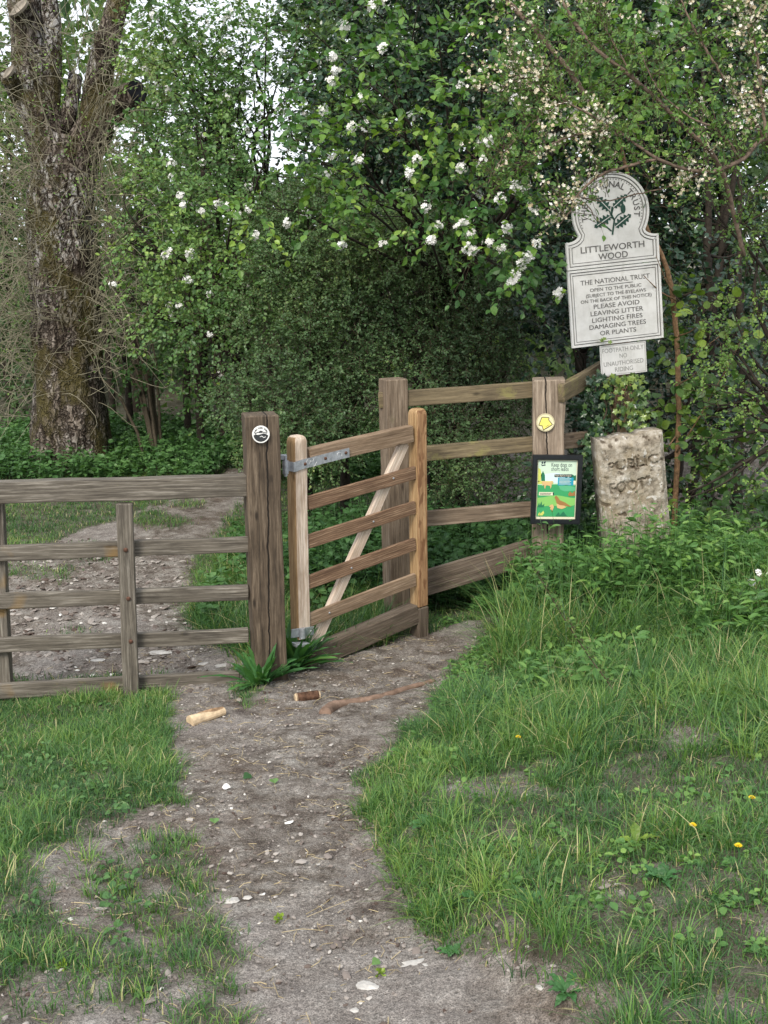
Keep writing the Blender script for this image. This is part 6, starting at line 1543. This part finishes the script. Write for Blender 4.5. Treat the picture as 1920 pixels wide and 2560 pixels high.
def scatter_stones(name, label, box, cnt, smin, smax, fn, flat=.45, pw=3.0, tb=.5):
    x = rs.uniform(box[0], box[1], cnt); y = rs.uniform(box[2], box[3], cnt); P_ = np.stack([x, y, gz(x, y)], -1); px, py = proj(P_)
    g = grass_mask(px, py, x, y); k = (px > -60) & (px < 1980) & (py < 2650) & (rs.rand(cnt) > g * 1.1) & fn(px, py, P_); P_ = P_[k]; n = len(P_)
    sz = smin + (smax - smin) * rs.rand(n) ** pw; az = rs.uniform(0, 6.28, n)
    D = np.stack([np.cos(az), np.sin(az), rs.normal(0, .15, n)], -1); F = frames(D, rs.normal(0, .2, (n, 3)) + [0, 0, 1])
    P_[:, 2] += sz * flat * .25 + .003
    mb = MB(); inst(mb, ICO[0], ICO[1], P_, F, np.stack([sz * rs.uniform(.5, .9, n), sz, sz * flat], -1) * 1.0 if False else sz, np.clip(rs.normal(tb, .25, n), 0, 1)) if False else None
    S = sz; V = np.einsum('vi,nij->nvj', ICO[0] * np.array([.65, 1, flat]), F) * S[:, None, None] * (1 + rs.normal(0, .12, (n, len(ICO[0]), 1))) + P_[:, None, :]
    kk = len(ICO[0]); off = (np.arange(n) * kk)[:, None, None]
    mb.add(V.reshape(-1, 3), (ICO[1][0][None] + off).reshape(-1, 3), np.repeat(np.clip(rs.normal(tb, .25, n), 0, 1), kk))
    return tag(mb.build(name, M_PEB, origin=(0, 0, 0)), label, 'stones', kind='stuff')
scatter_stones('pebbles', 'small flints and chalk chips strewn over the bare footpath', (-2.0, 2.6, 1.7, 6.6), 26000, .0013, .012, lambda px, py, P_: P_[:, 1] < 6.7, pw=4.0, tb=.42)
scatter_stones('rubble', 'broken flints and stones on the farm track behind the fence', (-3.8, -.2, 5.5, 9.5), 5200, .008, .038, lambda px, py, P_: (poly_mask(px, py, TRACK)), pw=2.6, flat=.3, tb=.42)
scatter_stones('gravel', 'flat flint chips trodden into the bare footpath', (-1.8, 2.0, 1.7, 6.4), 1300, .006, .022, lambda px, py, P_: P_[:, 1] < 6.5, pw=3.0, flat=.22, tb=.42)
scatter_stones('clods', 'crumbled brown soil clods along the eroded right edge of the path', (-1.0, 2.6, 1.8, 4.6), 12000, .002, .0095, lambda px, py, P_: (np.abs(P_[:, 0] - np.interp(P_[:, 1], _PY, _PX) + .06) < .22 * rs.rand(len(px)) ** .5), pw=3.0, tb=-.1, flat=.7)
# twigs and straw litter
mb = MB(); cnt = 4200
x = rs.uniform(-2, 2.6, cnt); y = rs.uniform(1.7, 6.6, cnt); P_ = np.stack([x, y, gz(x, y) + .006], -1); px, py = proj(P_); g = grass_mask(px, py, x, y); P_ = P_[(rs.rand(cnt) > g * .9)]; n = len(P_)
az = rs.uniform(0, 6.28, n); L = rs.uniform(.006, .03, n) * (1 + 2 * (rs.rand(n) < .06)); D = np.stack([np.cos(az), np.sin(az), np.zeros(n)], -1); S = np.stack([-np.sin(az), np.cos(az), np.zeros(n)], -1)
pts = np.stack([P_ - D * L[:, None], P_ + S * (L * rs.normal(0, .25, n))[:, None] + [0, 0, .002], P_ + D * L[:, None]], 1)
tubes(mb, pts, np.full((n, 3), 1.0) * rs.uniform(.0005, .0014, n)[:, None], 3)
tag(mb.build('litter', M_STRAW, origin=(0, 0, 0)), 'straw bits and tiny twigs scattered on the trodden soil', 'litter', kind='stuff')
# single pale stones one can point to
STN = [(630, 1824, .021, 'white rounded stone on the path right of the split log'), (1040, 2418, .055, 'large pale flint half buried near the bottom of the path'), (920, 2470, .045, 'flat pale stone at the bottom of the path, left of the large flint'), (580, 2255, .032, 'long pale flat stone in the middle of the path'), (617, 2246, .022, 'pale flat stone touching the long one in the path'), (655, 2238, .014, 'small white pebble right of the flat stones in the path'), (1355, 2472, .026, 'white flint at the foot of the eroded bank'), (885, 2528, .02, 'pale stone close to the bottom edge of the picture'), (565, 1886, .012, 'buff pebble left of centre on the upper path'), (795, 2161, .010, 'small cream pebble on the right side of the path'), (600, 2335, .016, 'white crumbly chalk lump low on the path'), (480, 2275, .018, 'pale stone at the left edge of the path grass')]
for k, (bx, by, s_, lab) in enumerate(STN):
    p = ghit(bx, by); T, F_ = rock_t(k + 2); mb = MB(); az = rs.uniform(-.5, .5); c_, q_ = math.cos(az), math.sin(az)
    V = T * np.array([1.1, .75, .30]) * s_ * .62; V = np.c_[V[:, 0] * c_ - V[:, 1] * q_, V[:, 0] * q_ + V[:, 1] * c_, V[:, 2]]
    mb.add(V + p + [0, 0, s_ * .1], F_); tag(mb.build('stone', M_FLINT, origin=tuple(p), smooth=False), lab, 'stone', 'loose pale stones')
for k, (bx, by, s_, lab) in enumerate([(560, 1668, .065, 'flat grey slab of stone behind the lowest fence rail beside the post'), (515, 1662, .05, 'grey stone slab left of the flat one behind the lowest rail'), (245, 1654, .05, 'pale flat stone on the track left of the middle fence post'), (400, 1636, .08, 'long white flat stone on the track behind the fence')]):
    p = ghit(bx, by); T, F_ = rock_t(k + 40); mb = MB(); V = T * np.array([1.2, .6, .22]) * s_ * .75
    mb.add(V + p + [0, 0, s_ * .12], F_); tag(mb.build('stone', M_FLINT, origin=tuple(p), smooth=False), lab, 'stone', 'stone slabs on the track')

M_LOGBARK = m_plain('log_bark', (.10, .055, .035), .85, .1, nscale=45, var=.8)
M_LOGWOOD = m_plain('split_log_wood', (.60, .46, .30), .8, .15, nscale=22, var=.4)
# barked short log
pa_, pb_ = ghit(742, 1752), ghit(795, 1748)
c = (pa_ + pb_) / 2 + [0, 0, .018]; d = unit((pb_ - pa_) * [1, 1, 0]); L = .118
t_ = thing('log', c, 'short round log with dark bark and pale sawn ends', 'log')
mb = MB(); limb(mb, [c - d * L / 2, c, c + d * L / 2], [.026, .027, .026], 16, 18, rough=.06); mb.build('bark', M_LOGBARK, t_, smooth=True)
for sgn in (-1, 1):
    mb = MB(); limb(mb, [c + d * sgn * (L / 2 - .004), c + d * sgn * (L / 2 + .002), c + d * sgn * (L / 2 + .008)], [.0262, .0245, .020], 6, 18, rough=.12); mb.build('sawn_end', M_LOGWOOD, t_)
pa_, pb_ = ghit(475, 1812), ghit(560, 1790)
c = (pa_ + pb_) / 2 + [0, 0, .02]; d = unit((pb_ - pa_) * [1, 1, 0]); L = .195
t_ = thing('log', c, 'split pale log lying at the left of the path', 'log')
mb = MB(); P_, r_ = limb(mb, [c - d * L / 2, c - d * .02, c + d * L / 2], [.030, .028, .022], 22, 14, rough=.22); mb.build('split_wood', M_LOGWOOD, t_)
mb = MB(); limb(mb, [c - d * L * .22 + [0, .012, .004], c + d * .03 + [0, .008, .006], c + d * L * .47 + [0, .004, .003]], [.024, .0245, .020], 16, 12, rough=.15); mb.build('bark', m_plain('mottled_log_bark', (.34, .22, .13), .85, .1, nscale=30, var=.7), t_)
# half buried root along the path
pts = [ghit(*q) for q in [(812, 1790), (835, 1772), (880, 1758), (950, 1745), (1020, 1722), (1085, 1702)]]
mb = MB(); limb(mb, [p + [0, 0, h] for p, h in zip(pts, (.012, .012, .004, .004, .004, .0))], [.034, .030, .019, .017, .015, .012], 50, 12, rough=.3, wob=.003)
tag(mb.build('buried_branch', m_plain('worn_root', (.23, .155, .115), .85, .1, nscale=18, var=.5), origin=tuple(pts[2]), smooth=True), 'long worn branch half buried across the path in front of the gate', 'branch')
# fallen leaves on the path
def leaf_obj(px, py, s_, mat, tb, lab, leaf=LEAF):
    p = ghit(px, py) + [0, 0, .012]; mb = MB(); az = rs.uniform(0, 6.28)
    inst(mb, leaf[0] * np.array([1.2, 1, 1.5]), leaf[1], np.array([p]), frames(np.array([[math.cos(az), math.sin(az), .1]]), np.array([[.2, -.5, 1.]])), np.array([s_]), np.array([tb]))
    tag(mb.build('fallen_leaf', mat, origin=tuple(p)), lab, 'leaf', 'fallen leaves on the path')
leaf_obj(628, 1943, .045, LV['dock'], .0, 'dark curled leaf on the upper path')
leaf_obj(688, 1965, .045, LV['bramble'], .9, 'pale green leaf right of the dark curled one')
leaf_obj(555, 1975, .035, LV['petal'], .3, 'whitish shrivelled leaf left of the pale green one')
leaf_obj(537, 2066, .042, LV['bramble'], .95, 'light green leaf on the left side of the path')
leaf_obj(325, 2022, .06, LV['bramble'], .9, 'single bright leaf lying on the left grass', LEAF_NARROW)
leaf_obj(948, 2408, .03, LV['bramble'], .9, 'tiny green leaf above the large flint')
for (bx, by, lab) in [(700, 2304, 'little yellow green flower sprig in the middle of the lower path'), (155, 2424, 'yellow green flower sprig on the lower left grass'), (950, 2440, 'yellow green flower sprig left of the large flint')]:
    p = ghit(bx, by); mb = MB(); nn = 26; D = unit(rs.normal(0, 1, (nn, 3)) + [0, 0, .8]); inst(mb, LEAF_NARROW[0] * [1.8, 1, 1], LEAF_NARROW[1], p + D * rs.uniform(0, .012, (nn, 1)) + [0, 0, .006], frames(D, rs.normal(0, 1, (nn, 3))), rs.uniform(.008, .016, nn), np.clip(rs.normal(.9, .1, nn), 0, 1))
    tag(mb.build('flower_sprig', LV['hazel'], origin=tuple(p)), lab, 'flower', 'fallen flower sprigs')
mb = MB(); q = [ghit(1160, 1790), ghit(1060, 1740)]; limb(mb, [q[0] + [0, 0, .02], (q[0] + q[1]) / 2 + [0, 0, .03], q[1] + [0, 0, .02]], [.0025, .002, .001], 10, 5)
tag(mb.build('dry_stalk', M_STRAW, origin=tuple(q[0])), 'pale dry stalk leaning from the bank over the path', 'twig')
